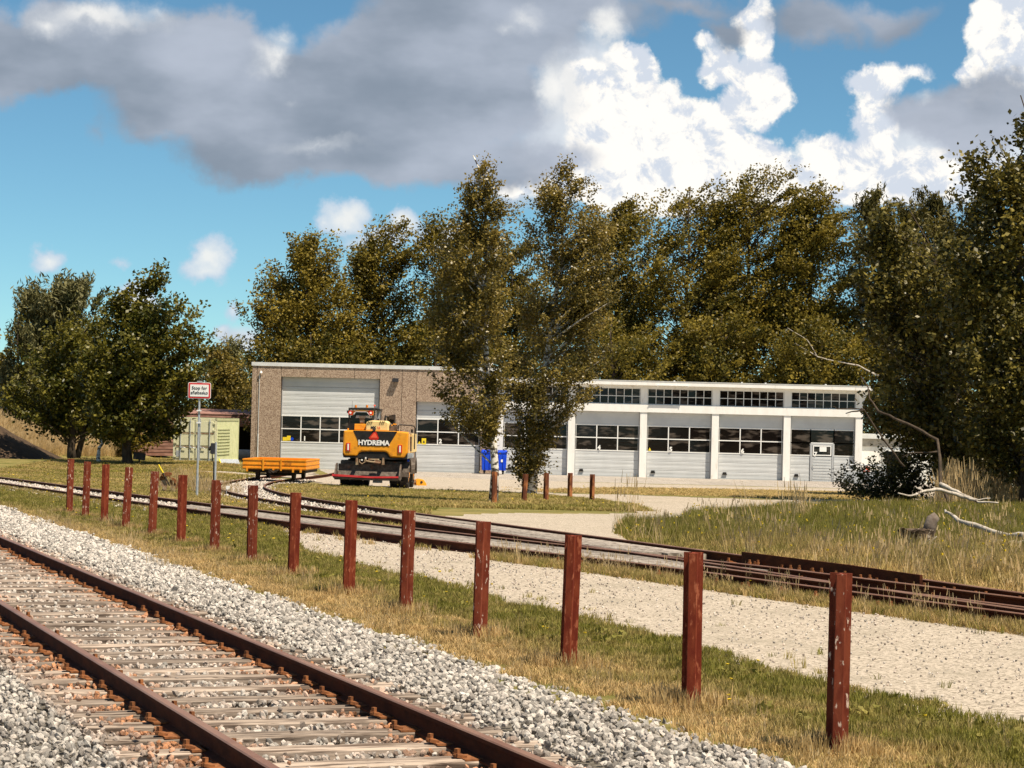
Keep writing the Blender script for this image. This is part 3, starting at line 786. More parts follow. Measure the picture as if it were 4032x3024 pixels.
# apron of small paving stones
px0, px1 = -14.5, 24.0
MB().bb(px0, px1, YB - 14.0, YB - .0, BZ - .2, BZ + .15).build('apron_base', M['paving'])['kind'] = 'structure'
def paver_mesh(hx, hy): return MB().box((0, 0, 0), (hx, hy, .05), taper=.96).mesh('paver', M['paving'])
pm = []
for i in range(3):
    b = MB(); rg = np.random.default_rng(i)
    for a in range(8):
        for c_ in range(4):
            b.box((a * .2 + (.1 if c_ % 2 else 0), c_ * .1 * 2, rg.uniform(-.003, .003)), (.19, .19, .05), taper=.93)
    pm.append(b.mesh('paving_stone', M['paving']))
PX, PY = np.meshgrid(np.arange(px0 + .1, px1 - 1.7, 1.6), np.arange(YB - 13.9, YB - .9, .8))
n = PX.size
P = np.stack([PX.ravel(), PY.ravel(), np.full(n, BZ + .135)], -1)
scatter('paving_stones', P, np.zeros((n, 3)), np.ones((n, 3)), RNG.integers(0, 3, n), np.zeros(n), pm)

def pane_grid(parent, x0, x1, z0, z1, cols, rows, y, fw=.05, glass='glass', skip=()):
    """white frame with real panes set back in it"""
    cw = (x1 - x0) / cols; rh = (z1 - z0) / rows
    fr = MB()
    for i in range(cols + 1): fr.bb(x0 + i * cw - fw / 2, x0 + i * cw + fw / 2, y - .02, y + .03, z0, z1)
    for j in range(rows + 1): fr.bb(x0 - fw / 2, x1 + fw / 2, y - .023, y + .033, z0 + j * rh - fw / 2, z0 + j * rh + fw / 2)
    fr.build('frame', M['white_frame'], parent)
    for i in range(cols):
        for j in range(rows):
            if (i, j) in skip: continue
            me = PANE.get((round(cw, 3), round(rh, 3)))
            if me is None:
                me = MB().bb(-cw / 2 + fw / 2, cw / 2 - fw / 2, 0, .012, -rh / 2 + fw / 2, rh / 2 - fw / 2).mesh('pane', M[glass]); PANE[(round(cw, 3), round(rh, 3))] = me
            link('pane', me, parent, (x0 + (i + .5) * cw, y + .008, z0 + (j + .5) * rh), (RNG.normal(0, .006), 0, RNG.normal(0, .012)))
PANE = {}

def gate(parent, x0, x1, ztop, zw0, zw1, cols, y, nlow, nup, ridges=4, wicket=False):
    g = empty('garage_door', (0, 0, 0)); g.parent = parent
    def panel(z0, z1, xa=x0, xb=x1):
        b = MB(); b.bb(xa + .02, xb - .02, y, y + .04, z0 + .006, z1 - .006)
        h = (z1 - z0) / ridges
        for k in range(ridges):
            za = z0 + k * h + .012
            b.prism([(y + .001, za + h * .25), (y - .005, za + h * .32), (y - .005, za + h * .78), (y + .001, za + h * .86)], xa + .03, xb - .03, 'x')
        b.build('panel', M['door'], g)
    wk = (x0 + 1.12, x0 + 2.40) if wicket else None
    hl = (zw0 - .02) / nlow
    for k in range(nlow):
        if wicket:
            panel(.04 + k * hl, .04 + (k + 1) * hl, x0, wk[0]); panel(.04 + k * hl, .04 + (k + 1) * hl, wk[1], x1)
        else: panel(.04 + k * hl, .04 + (k + 1) * hl)
    hu = (ztop - zw1) / nup
    for k in range(nup): panel(zw1 + k * hu, zw1 + (k + 1) * hu)
    if wicket:
        for (a, b_) in ((x0 + .04, wk[0]), (wk[0], wk[1]), (wk[1], x1 - .04)):
            pane_grid(g, a, b_, (zw0 + zw1) / 2, zw1, 1, 1, y)
        pane_grid(g, x0 + .04, wk[0], zw0 + .04, (zw0 + zw1) / 2, 1, 1, y); pane_grid(g, wk[1], x1 - .04, zw0 + .04, (zw0 + zw1) / 2, 1, 1, y)
        d = MB(); a, b_ = wk; zt = (zw0 + zw1) / 2 - .03
        for q in (a + .05, b_ - .05): d.bb(q - .05, q + .05, y - .05, y + .02, .04, zt)
        d.bb(a, b_, y - .052, y + .02, zt - .1, zt)
        d.build('door_frame', M['door_frame'], g)
        w = MB(); w.bb(a + .11, b_ - .11, y - .03, y + .01, .05, zw0 - .02)
        for k in range(9): w.bb(a + .16, b_ - .16, y - .045, y - .029, .10 + k * .155, .19 + k * .155)
        w.build('wicket_door', M['door'], g)
        pane_grid(g, a + .16, b_ - .16, zw0 + .06, zt - .13, 1, 1, y - .03, .06)
        MB().bb(a + .14, a + .17, y - .12, y - .05, 1.0, 1.03).bb(a + .14, a + .26, y - .12, y - .10, 1.0, 1.03).build('handle', M['galv'], g)
        MB().bb(a + .50, a + .88, y - .045, y - .038, zw0 + .26, zw0 + .58).build('notice', M['white'], g)
    else: pane_grid(g, x0 + .04, x1 - .04, zw0 + .04, zw1 - .02, cols, 2, y, .055)
    # side and top guides, rubber foot
    MB().bb(x0 - .0, x0 + .05, y - .02, y + .05, 0, ztop).bb(x1 - .05, x1, y - .02, y + .05, 0, ztop).build('guide', M['door_frame'], g)
    MB().bb(x0, x1, y - .01, y + .05, .0, .045).build('seal', M['black'], g)
    return g

X0H = -14.19
hall = empty('workshop_hall', (0, YB, BZ), 0, 'brown exposed-aggregate workshop hall with a tall grey door numbered 1', 'building')
# wall panels with open joints, around the two door openings; depth 12 m
G1 = (-12.60, -7.21, 5.16); G2 = (-5.20, -1.65, 3.98); TOPH = 5.72
cutx = [X0H, -13.92, G1[0], -11.2, -8.6, G1[1], -6.0, G2[0], -3.4, G2[1], -.80]
for a, b_ in zip(cutx[:-1], cutx[1:]):
    z0 = 0
    if a >= G1[0] - .01 and b_ <= G1[1] + .01: z0 = G1[2]
    if a >= G2[0] - .01 and b_ <= G2[1] + .01: z0 = G2[2]
    MB().bb(a + .012, b_ - .012, 0, .28, z0, TOPH).build('wall_panel', M['agg'], hall)
MB().bb(X0H + .05, -.85, .04, .2, G1[2] + .04, TOPH - .02).bb(X0H + .05, X0H + 1.5, .04, .2, 0, TOPH).build('joint_filler', M['interior'], hall)
for k in range(5): MB().bb(X0H, X0H + .25, .30 + k * 2.4, .30 + k * 2.4 + 2.38, 0, TOPH).build('wall_panel', M['agg'], hall)
MB().bb(X0H, -.8, 12.2, 12.4, 0, TOPH).bb(-1.05, -.8, .3, 12.2, 0, TOPH).build('rear_wall', M['agg'], hall)
MB().bb(X0H, -.8, .1, 12.4, TOPH - .12, TOPH + .02).build('roof', M['black'], hall)
MB().bb(X0H - .04, -.62, -.05, .16, TOPH, TOPH + .20).bb(X0H - .04, X0H + .1, .16, 12.4, TOPH, TOPH + .20).build('fascia', M['fascia'], hall)
gate(hall, G1[0] + .03, G1[1] - .03, G1[2], 1.57, 3.06, 5, .28, 3, 4, 2)
gate(hall, G2[0] + .03, G2[1] - .03, G2[2], 1.61, 3.05, 3, .28, 3, 2, 2)
MB().bb(G1[0], G1[1], .26, .40, G1[2] - .02, G1[2] + .1).bb(G2[0], G2[1], .26, .40, G2[2] - .02, G2[2] + .1).build('lintel', M['galv'], hall)
l = MB(); l.box((-6.36, -.16, 5.10), (.34, .24, .18)); l.bb(-6.5, -6.2, -.05, .0, 5.12, 5.22); l.build('flood_light', M['signblack'], hall)
MB().cyl((-13.70, -.10, 5.32), (-13.70, -.10, 5.44), .08, .05, 10).cyl((-13.70, -.1, 5.38), (-13.70, 0, 5.38), .02).build('globe_lamp', M['white'], hall)
MB().cyl((-13.78, -.03, .2), (-13.78, -.03, 5.3), .018, n=6).cyl((-13.78, -.03, .1), (-13.78, -.03, 2.0), .035, n=8).build('downpipe', M['fascia'], hall)
def digit(c, x, z, parent, y): text('number', c, .33, (x, y, z), M['white'], parent, off=.014)
digit('1', -11.26, 1.80, hall, .24); digit('2', -3.84, 1.83, hall, .24)
s_ = MB(); s_.bb(-12.46, -12.16, .255, .262, 1.66, 1.86); s_.bb(-12.23, -12.03, .25, .257, 1.68, 1.94); s_.bb(-4.86, -4.62, .255, .262, 1.64, 1.98); s_.build('warning_sticker', M['yellow'], hall)
MB().prism([(-5.07, 1.66), (-4.90, 1.66), (-4.985, 1.82)], .252, .26, 'y').build('warning_sticker', M['yellow'], hall)
MB().prism([(-4.80, 1.74), (-4.68, 1.74), (-4.74, 1.88)], .246, .254, 'y').build('warning_triangle', M['signblack'], hall)
MB().cyl((-11.95, .262, 1.76), (-11.95, .252, 1.76), .09, n=16).build('round_sticker', M['blue'], hall)
MB().box((-9.3, -.02, .42), (.26, .08, .16)).build('vent', M['black'], hall) if False else None

gar = empty('garage_row', (0, YB, BZ), 0, 'long white garage row with clerestory windows and grey doors numbered 4 to 7', 'building')
TG = 5.16; PC = [-.61, 3.31, 7.23, 11.15, 15.07, 18.99]
for i, c_ in enumerate(PC):
    MB().bb(c_ - .19, c_ + .19, -.02, .34, 0, 3.70).bb(c_ - .19, c_ + .19, .012, .34, 4.11, 5.0).build('pillar', M['white_wall'], gar)
MB().bb(PC[0] - .19, PC[-1] + .19, -.06, .34, 3.70, 4.11).build('beam', M['white_wall'], gar)
MB().bb(PC[0] - .19, PC[-1] + .19, .01, .34, 5.00, TG + .02).build('top_beam', M['white_wall'], gar)
MB().bb(PC[0] - .3, 19.55, -.40, 11.5, TG, TG + .06).bb(PC[0] - .3, 19.58, -.44, -.40, TG + .0, TG + .22).bb(19.55, 19.60, -.44, 11.5, TG, TG + .221).build('roof', M['white_wall'], gar)
MB().bb(PC[0] - .3, 19.6, -.46, -.3, TG + .22, TG + .25).build('roof_edging', M['fascia'], gar)
MB().bb(18.80, 19.18, .34, 11.3, 0, TG).build('side_wall', M['white_wall'], gar)
MB().bb(PC[0], 19.0, 11.0, 11.3, 0, TG).build('rear_wall', M['interior'], gar)
b = MB(); b.prism([(19.18, 4.5), (19.50, TG), (19.18, TG)], -.02, .06, 'y'); b.build('roof_bracket', M['white_wall'], gar)
for x in (8.9, 12.6, 13.9, 17.2): MB().cyl((x, .6, TG + .06), (x, .6, TG + .32), .05, n=8).build('roof_vent', M['fascia'], gar)
MB().bb(7.9, 9.6, -.5, -.44, TG + .0, TG + .03).bb(7.9, 7.93, -.5, -.44, TG - .08, TG).bb(9.57, 9.6, -.5, -.44, TG - .08, TG).build('snow_guard', M['fascia'], gar)
for i in range(5):
    a, b_ = PC[i] + .19, PC[i + 1] - .19
    w = empty('clerestory_window'); w.parent = gar
    pane_grid(w, a + .03, b_ - .03, 4.14, 4.98, 8, 2, .13, .035)
    gate(gar, a + .01, b_ - .01, 3.70, 1.52, 2.97, 3,   .24, 3, 1, 2, wicket=(i == 4))
    v = MB(); v.prism([(a + .26, .38), (a + .52, .38), (a + .48, .52), (a + .30, .52)], .17, .23, 'y'); v.build('vent', M['black'], gar)
    MB().bb(a, b_, .5, .6, 3.9, 4.25).build('inner_beam', M['white_wall'], gar)
for c_, bay in zip('34567', range(5)):
    a = PC[bay] + .2; digit(c_, a + (1.33 if bay < 4 else 1.40), 1.70 if bay < 4 else 1.62, gar, .18)
MB().prism([(PC[2] + .30, 1.60), (PC[2] + .46, 1.60), (PC[2] + .38, 1.78)], .20, .21, 'y').build('warning_sticker', M['yellow'], gar)

anx = empty('annex', (19.18, YB + 1.5, BZ), 0, 'low white annex with a dark framed window at the right end of the garage row', 'building')
MB().bb(0, 9, 0, .3, 0, 2.55).build('wall', M['white_wall'], anx)
MB().bb(0, 9.2, -.25, 6, 2.55, 2.80).build('roof', M['fascia'], anx)
MB().bb(.05, 8.9, -.03, 0, 2.12, 2.55).build('frieze', M['concrete'], anx)
w = empty('window'); w.parent = anx
MB().bb(1.45, 2.58, -.06, .0, .75, 1.88).build('pane', M['glass'], w)
MB().bb(1.38, 1.46, -.10, 0, .7, 1.95).bb(2.57, 2.65, -.10, 0, .7, 1.95).bb(1.3, 2.72, -.11, 0, 1.88, 1.98).bb(1.38, 2.65, -.11, 0, .66, .75).build('frame', M['white_frame'], w)
MB().bb(.35, .68, -.02, -.005, .55, 1.0).build('notice', M['redlight'], anx)
MB().bb(4.2, 5.3, -.06, .0, .75, 1.88).build('window', M['glass'], anx)

# grey metal barrier in front of the annex
br = empty('metal_barrier', (17.9, YB - 2.5, BZ + .02), 0, 'grey galvanised railing in front of the white annex', 'barrier')
b = MB()
for x in (0, 2.2): b.cyl((x, 0, 0), (x, 0, 1.15), .04, n=8)
b.cyl((0, 0, 1.13), (2.2, 0, 1.13), .04, n=8); b.cyl((0, 0, .85), (2.2, 0, .85), .025, n=6)
for i in range(9): b.cyl((.22 + i * .22, 0, .86), (.22 + i * .22, 0, 1.12), .015, n=5)
b.bb(.02, 2.18, -.01, .01, .1, .8)
b.build('railing', M['galv'], br)

# blue wheeled bin
X, Z = at(1943, 1877, YB - 1.3)
bn = empty('blue_bin', (X, YB - 1.3, BZ + .16), R(3), 'bright blue wheeled waste container behind the left birch trunk', 'waste bin')
b = MB(); b.box((0, 0, .68), (1.28, .95, .95), taper=1.05)
for i in range(5): b.bb(-.5 + i * .24, -.44 + i * .24, -.53, -.47, .3, 1.05)
b.build('body', M['blue'], bn, bevel=.02)
b = MB(); b.box((0, 0, 1.17), (1.42, 1.06, .09)); b.prism([(-.5, 1.21), (.5, 1.21), (.36, 1.30), (-.36, 1.30)], -.68, .68, 'x'); b.build('lid', M['blue'], bn, bevel=.02)
for x in (-.5, .5):
    for y in (-.35, .35): MB().cyl((x - .03, y, .09), (x + .03, y, .09), .09, n=12).bb(x - .05, x + .05, y - .03, y + .03, .1, .22).build('castor', M['black'], bn)
text('lettering', 'Affald', .16, (.05, -.51, .72), M['white'], bn); MB().bb(.36, .50, -.512, -.50, .66, .80).build('sticker', M['white'], bn)

# ------------------------------------------------------------------ left yard: container, shed and stored material
CX, CY = gp(680, 1819)
cz = gz(CX, CY)
ct = empty('shipping_container', (CX, CY, cz), R(-4), 'cream shipping container with locking bars beside the hall', 'container')
cw, chh, cl = 2.20, 2.27, 6.0
b = MB(); b.bb(0, cw, .06, .12, .1, chh - .1).bb(0, .10, 0, .14, 0, chh).bb(cw - .10, cw, 0, .14, 0, chh).bb(0, cw, 0, .14, chh - .14, chh).bb(0, cw, 0, .14, 0, .12)
b.build('end_frame', M['container'], ct)
for k in (0, 1):
    x0 = .11 + k * (cw / 2 - .1); x1 = x0 + cw / 2 - .13
    d = MB(); d.bb(x0, x1, .0, .06, .13, chh - .15)
    for j in range(3): d.bb(x0 + .06, x1 - .06, -.03, .0, .22 + j * .66, .22 + j * .66 + .56)
    dr_ = d.build('container_door', M['container'], ct)
    for q in (.28, .78):
        xx = x0 + (x1 - x0) * q
        r_ = MB(); r_.cyl((xx, -.07, .04), (xx, -.07, chh - .05), .022, n=6)
        for zz in (.14, .8, 1.4, chh - .2): r_.box((xx, -.05, zz), (.08, .06, .05))
        r_.tube([(xx, -.09, .74), (xx + .18, -.10, .76), (xx + .28, -.09, .72)], .018, 5); r_.box((xx + .05, -.08, .78), (.1, .04, .06))
        r_.build('locking_bar', M['galv'], dr_)
    for zz in (.80, 1.48): MB().bb(x0 + .04, x1 - .02, -.045, -.03, zz - .03, zz + .03).build('cross_strip', M['rustbar'], dr_)
    for zz in (.3, 1.0, 1.65, 2.0): MB().box(((x0 if k == 0 else x1), -.02, zz), (.1, .08, .09)).build('hinge', M['container'], dr_)
MB().bb(.16, .36, -.04, -.031, .28, .60).build('vent_plate', M['galv'], ct)
b = MB()                                            # corrugated flank
zs = []
n = 30
pf = []
for i in range(n):
    y = .14 + i * (cl - .28) / n; w_ = (cl - .28) / n
    pf += [(cw - .02, y), (cw - .02, y + w_ * .35), (cw - .055, y + w_ * .5), (cw - .055, y + w_ * .85)]
pf += [(cw - .02, cl - .14), (cw - .1, cl - .14), (cw - .1, .14)]
b.prism(pf, .12, chh - .12, 'z'); b.build('side_wall', M['container_side'], ct)
MB().bb(cw - .12, cw, .14, cl, chh - .12, chh).bb(cw - .12, cw, .14, cl, 0, .13).bb(cw - .12, cw, cl - .13, cl, .13, chh - .12).bb(0, .06, .14, cl, 0, chh).bb(0, cw, .14, cl, chh - .05, chh - .01).build('frame_rails', M['container_side'], ct)
g = MB()
for r_i in range(9): g.bb(cw - .018, cw + .004, .5, 3.6, .40 + r_i * .16, .46 + r_i * .16)
g.build('grille', M['container_side'], ct)
bd = empty('leaning_board', (CX + 3.0, CY - .9, cz), R(20), 'small blue-grey board with a yellow edge lying by the container corner', 'board')
MB().box((0, 0, .10), (.95, .5, .03), rot=(R(28), 0, 0)).build('panel', M['galv'], bd); MB().box((-.5, -.02, .10), (.05, .52, .05), rot=(R(28), 0, 0)).build('edge', M['yellow'], bd)

YS = 137.0; sz_ = gz(-16, YS)
shx0, _ = at(300, 1750, YS); shx1, _ = at(1010, 1750, YS)
shed = empty('open_shed', (shx0, YS, sz_), 0, 'long reddish wooden shed with slatted front behind the container', 'shed')
Ls = shx1 - shx0; zt = at(860, 1630, YS)[1] - sz_; zo = at(940, 1679, YS)[1] - sz_
for k in range(5): MB().box((Ls / 2, -.05 - .03 * k, zo + .06 + k * (zt - zo - .1) / 5), (Ls, .05, (zt - zo) / 5 - .03), rot=(R(-14), 0, 0)).build('slat', M['shedwood'], shed)
MB().box((Ls / 2, 2.6, zt + .12), (Ls + .4, 5.6, .06), rot=(R(3), 0, 0)).build('roof', M['shedwood'], shed)
xs_ = at(740, 1750, YS)[0] - shx0
for k in range(11): MB().bb(.1, xs_, .02 - (k % 2) * .012, .06, .12 + k * .205, .12 + k * .205 + .17).build('board', M['shedwood'], shed)
for x in (0, xs_, xs_ + 2, Ls - .2): MB().bb(x, x + .16, .07, .23, 0, zt).build('post', M['shedwood'], shed)
MB().bb(0, Ls, 5.0, 5.1, 0, zt).build('rear_wall', M['interior'], shed)
pX, pY = at(945, 1803, 132)[0], 132
pp = empty('concrete_pipe', (pX, pY, gz(pX, pY)), 0, 'grey concrete pipe lying between the container and the hall', 'pipe')
MB().cyl((-1.6, 0, .32), (1.1, 0, .32), .32, n=24).build('barrel', M['concrete'], pp, smooth=False); MB().cyl((1.0, 0, .32), (1.25, 0, .32), .37, n=24).build('socket', M['concrete'], pp)

def gobj(x, y): X, Y = gp(x, y); return X, Y, gz(X, Y)
X, Y, Z = gobj(470, 1795)
for k, (dx, dz, ln, lab) in enumerate([(-5.0, 0, 6.2, 'pale rail and sleeper bundle lying lowest in the left yard stack'), (-4.4, .30, 5.2, 'bundle of light concrete beams on top of the left yard stack')]):
    t_ = empty('beam_stack', (X + dx + 1.2, Y - 4, Z + dz), R(-1.5), lab, 'beam stack', 'stored beams behind the trees')
    for j in range(4): MB().box((ln / 2 + RNG.normal(0, .15), j * .30, .12), (ln, .26, .2)).build('beam', M['concrete'] if k else M['rustbar'], t_)
    for j in range(3): MB().box((.6 + j * ln / 2.6, .5, .01), (.1, 1.3, .05)).build('spacer', M['rustbar'], t_)
X, Y, Z = gobj(590, 1795)
tk = empty('black_tank', (X, Y - 4, Z + .42), R(-2), 'black rounded plastic trough with white trim on the yard stack left of the container', 'tank')
b = MB(); pr = [(-1.9, -.22), (1.5, -.22), (1.78, -.1), (1.85, .08), (1.78, .26), (1.5, .36), (-1.9, .30)]
b.prism(pr, -.4, .4, 'y'); b.build('hull', M['black'], tk, bevel=.05)
MB().tube([(-1.85, -.44, .16), (0, -.46, .20), (1.3, -.44, .26), (1.7, -.3, .22)], .03, 6).tube([(-.4, -.42, .05), (-.1, -.44, .22)], .03, 5).build('trim', M['white'], tk)
X, Y, Z = gobj(430, 1770)
for k, (px_, py_, lab) in enumerate([(330, 1768, 'short sawn log with an orange cut end, leftmost on the yard stack'), (428, 1752, 'orange-ended log right of the thin birch trunk'), (452, 1752, 'paler log end beside the dark trunk')]):
    x, z = at(px_, py_, Y - 4)
    t_ = empty('log', (x, Y - 4, z - .13), R(20 - 25 * k), lab, 'log', 'sawn logs on the yard stack')
    MB().cyl((0, 0, .13), (.2, 1.4, .13), .15, n=12, caps=False).build('bark', M['bark'], t_); MB().cyl((0, -.005, .13), (.002, .01, .13), .145, n=12).build('cut_end', M['rust'] if k < 2 else M['sleeper'], t_)
X, Y, Z = gobj(548, 1832)
t_ = empty('black_box', (X, Y, Z), R(8), 'black steel box on a low stand beside the dark tree trunk', 'box')
MB().box((0, 0, .42), (.56, .4, .32), rot=(0, R(6), 0)).build('body', M['black'], t_, bevel=.01); MB().box((0, .03, .60), (.5, .3, .035), rot=(0, R(6), 0)).build('lid', M['rust'], t_)
MB().cyl((0, 0, .02), (0, 0, .3), .04).box((0, 0, .02), (.8, .08, .03), rot=(0, 0, .3)).box((0, 0, .02), (.08, .6, .03)).build('stand', M['dark_frame'], t_)

# ------------------------------------------------------------------ sign, meter post, marker, derailer lever
X, Y, Z = gobj(775, 1962)
sp = Y / F
sg = empty('stop_sign', (X, Y, Z), 0, 'white sign with red border reading Stop for aflobssko on a grey pole', 'sign')
hp = at(787, 1500, Y)[1] - Z
MB().cyl((0, 0, -.1), (0, 0, hp - .02), .030, n=10).build('pole', M['galv'], sg)
MB().cyl((0, 0, -.05), (0, 0, .62), .036, n=10).build('sleeve', M['galv'], sg)
zc = at(786, 1538, Y)[1] - Z; xc = .0
for zz in (zc - .56, zc - .9): MB().box((0, -.02, zz), (.12, .09, .035)).build('clamp', M['white_frame'], sg)
w_, h_ = 90 * sp, 64 * sp
def rrect(w, h, r, n=4):
    o = []
    for cx_, cy_, a0 in ((w / 2 - r, h / 2 - r, 0), (-w / 2 + r, h / 2 - r, 90), (-w / 2 + r, -h / 2 + r, 180), (w / 2 - r, -h / 2 + r, 270)):
        for k in range(n + 1): a = R(a0 + 90 * k / n); o.append((cx_ + r * math.cos(a), cy_ + r * math.sin(a)))
    return o
pl = MB().prism([(a, b_ + zc) for a, b_ in rrect(w_, h_, .045)], -.05, -.04, 'y').build('plate', M['white'], sg)
MB().prism([(a, b_ + zc) for a, b_ in rrect(w_ - .03, h_ - .03, .035)], -.056, -.05, 'y').build('border', M['red'], sg)
MB().prism([(a, b_ + zc) for a, b_ in rrect(w_ - .12, h_ - .12, .02)], -.062, -.056, 'y').build('face', M['white'], sg)
text('lettering', 'Stop for', .13, (0, -.066, zc + .07), M['signblack'], sg); text('lettering', 'afløbssko', .13, (0, -.066, zc - .06), M['signblack'], sg)
MB().box((0, -.03, zc + h_ / 2 + .02), (.14, .05, .05)).build('cap', M['galv'], sg)

X, Y, Z = gobj(845, 1950)
mp_ = empty('meter_post', (X, Y, Z), 0, 'grey electrical box on a short galvanised pole right of the stop sign', 'meter post')
ht = at(850, 1741, Y)[1] - Z
MB().cyl((0, 0, -.1), (0, 0, ht), .035, n=10).build('pole', M['galv'], mp_)
MB().box((-.09, -.02, ht - .19), (.11, .14, .32)).build('box', M['signblack'], mp_, bevel=.01); MB().cyl((-.14, -.02, ht - .19), (-.21, -.02, ht - .2), .06, n=12).build('connector', M['black'], mp_)
MB().tube([(-.1, -.02, ht - .35), (-.09, -.03, ht - .5), (-.05, -.03, ht - .62), (-.04, -.02, .1)], .018, 6).build('cable', M['black'], mp_)
X, Y, Z = gobj(897, 1955)
mk = empty('marker_stake', (X, Y, Z), 0, 'low white square-headed marker stake inside the curve of the branch track', 'marker')
MB().box((0, 0, .26), (.11, .06, .10)).build('head', M['white'], mk); MB().box((-.04, 0, .1), (.02, .03, .25)).box((.03, 0, .1), (.02, .03, .25)).build('stake', M['galv'], mk)

X, Y, Z = gobj(662, 1944)
s_ = Y / F
lv = empty('derailer_lever', (X, Y, Z), R(5), 'rusty brown derailer lever with round weights and a yellow handle', 'track lever')
def L_(x, y): return ((x - 662) * s_, (1944 - y) * s_)
b = MB()
for cx_, cy_, rx, ry, an in ((655, 1868, 22, 9, -.1), (640, 1880, 17, 13, -.3), (676, 1886, 22, 17, .9), (684, 1902, 17, 22, .2)):
    x, z = L_(cx_, cy_); pts = [(x + (math.cos(t) * rx * math.cos(an) - math.sin(t) * ry * math.sin(an)) * s_, z + (math.cos(t) * rx * math.sin(an) * -1 + math.sin(t) * ry * math.cos(an)) * s_) for t in np.linspace(0, 2 * math.pi, 15)[:-1]]
    yy = RNG.uniform(-.05, .02); b.prism(pts, yy - .06, yy + .06, 'y')
b.build('weight', M['rust'], lv, bevel=.008)
x0, z0 = L_(622, 1830); x1, z1 = L_(641, 1862); x2, z2 = L_(668, 1912)
MB().cyl((x1, -.1, z1), (x2, -.1, z2), .025, n=8).build('lever_arm', M['dark_frame'], lv); MB().cyl((x0, -.1, z0), (x1, -.1, z1), .022, .026, n=8).build('handle', M['yellow'], lv)
b = MB()
for px_ in (648, 680):
    x, z = L_(px_, 1925); b.box((x, -.04, z - .05), (.13, .16, .30)); b.cyl((x, -.14, z + .02), (x, .1, z + .02), .05, n=8)
x, z = L_(645, 1900); b.box((x, 0, z), (.18, .1, .2)); b.box((.02, 0, .02), (.75, .3, .05))
b.build('frame', M['rustbar'], lv); MB().tube([(-.4, -.3, .06), (-.2, -.1, .1), (.3, 0, .08)], .02, 6).build('rod', M['dark_frame'], lv)

# ------------------------------------------------------------------ rail posts
PXT = [(1810, 1237, 1), (1495, 1192, 0), (1229, 1155, 0), (1038, 1126, 1), (878, 1102, 2), (755, 1080, 0), (634, 1064, 0), (545, 1048, 1), (465, 1037, 2), (393, 1026, 0), (329, 1018, 2), (272, 1009, 2), (227, 1003, 0), (186, 997, 1), (151, 991, 1)]
OUT = [(-.07, .0), (-.07, -.012), (-.02, -.026), (-.010, -.034), (-.010, -.098), (-.034, -.106), (-.034, -.135), (-.028, -.142), (.028, -.142), (.034, -.135), (.034, -.106), (.010, -.098), (.010, -.034), (.02, -.026), (.07, -.012), (.07, 0)]
def post_mesh(h, mt): return MB().prism(OUT, 0, h, 'z').mesh('rail_post', mt)
NM = {0: 'dark red-brown rail post', 1: 'red-brown rail post speckled with bare paint', 2: 'flaking rail post with large pale patches'}
lastlab = {}
for i, (vx, vt, fl) in enumerate(PXT):
    x = vx * 1.8228
    # where the row crosses this column of the picture
    best = None
    for Y in np.arange(13, 56, .01):
        X = -.338 * Y + 6.83 + (0.05 if i == 0 else 0)
        e = abs(proj([(X, Y, .4)])[0][0] - x)
        if best is None or e < best[0]: best = (e, X, Y)
    _, X, Y = best; zg = gz(X, Y)
    h = at(x, vt * 1.8228, Y)[1] - zg
    me = post_mesh(h + .25, [M['post'], M['post_flaky'], M['post_flaky']][fl])
    o = link('rail_post', me, None, (X, Y, zg - .25), (R(RNG.normal(0, .5)), R(RNG.normal(.6, .5)), R(-8 + RNG.normal(0, 3))))
    where = ', nearest of the row at the right' if i == 0 else (', farthest of the row at the left' if i == 14 else ', %s from the near right end of the row' % ORD[i])
    tag(o, NM[fl] + where, 'post', 'rail posts along the verge')
for i, (x, yt, yb, lean) in enumerate([(1945, 1857, 1989, 0), (2061, 1866, 1982, 2.5), (2149, 1862, 1977, 0), (2243, 1862, 1968, 0), (2330, 1867, 1979, 0)]):
    X, Y, Z = gobj(x, yb); h = at(x, yt, Y)[1] - Z
    o = link('short_post', post_mesh(h + .2, M['post_rust']), None, (X, Y, Z - .2), (0, R(lean), R(-6 + 5 * i)), (1.15, 1, 1))
    tag(o, ['short rusty post in front of the left birch trunk', 'short leaning rusty post between the two birch trunks', 'short rusty post just right of the right birch trunk', 'short post with an orange rusty side, next to last on the right', 'short dark rusty post alone at the right end of the grass island'][i], 'post', 'short rusty posts on the grass island')

# ------------------------------------------------------------------ orange wagon
X, Y, Z = gobj(1081, 1903)
s_ = Y / F
wg = empty('tipper_wagon', (X, Y - .3, Z + .14), R(-3.5), 'low orange flat wagon with drop sides standing on the curved branch track', 'rail wagon')
zb = .40; zt = .80; hw = 1.22; ln = 3.6
b = MB(); b.bb(-hw + .03, hw - .03, .05, ln - .05, zb + .02, zb + .08); b.build('floor', M['wagon'], wg)
for (nm, x0, x1, y0, y1) in (('side_board', -hw, hw, -.02, .03), ('side_board', -hw, hw, ln - .03, ln + .02)):
    q = MB(); q.bb(x0, x1, y0, y1, zb, zt)
    for zz in (zb + .06, zb + .20, zt - .03): q.bb(x0 - .01, x1 + .01, y0 - .02, y1 + .02, zz - .022, zz + .022)
    q.build(nm, M['wagon'], wg)
for sx_ in (-1, 1):
    q = MB(); q.bb(sx_ * hw - .02, sx_ * hw + .02, .03, ln - .03, zb, zt)
    for zz in (zb + .06, zb + .20, zt - .03): q.bb(sx_ * hw - .035, sx_ * hw + .035, .0, ln, zz - .024, zz + .024)
    q.build('side_board', M['wagon'], wg)
for x in (-.42, .28): MB().bb(x - .03, x + .03, -.07, -.04, zb - .04, zt + .02).build('stanchion', M['wagon'], wg)
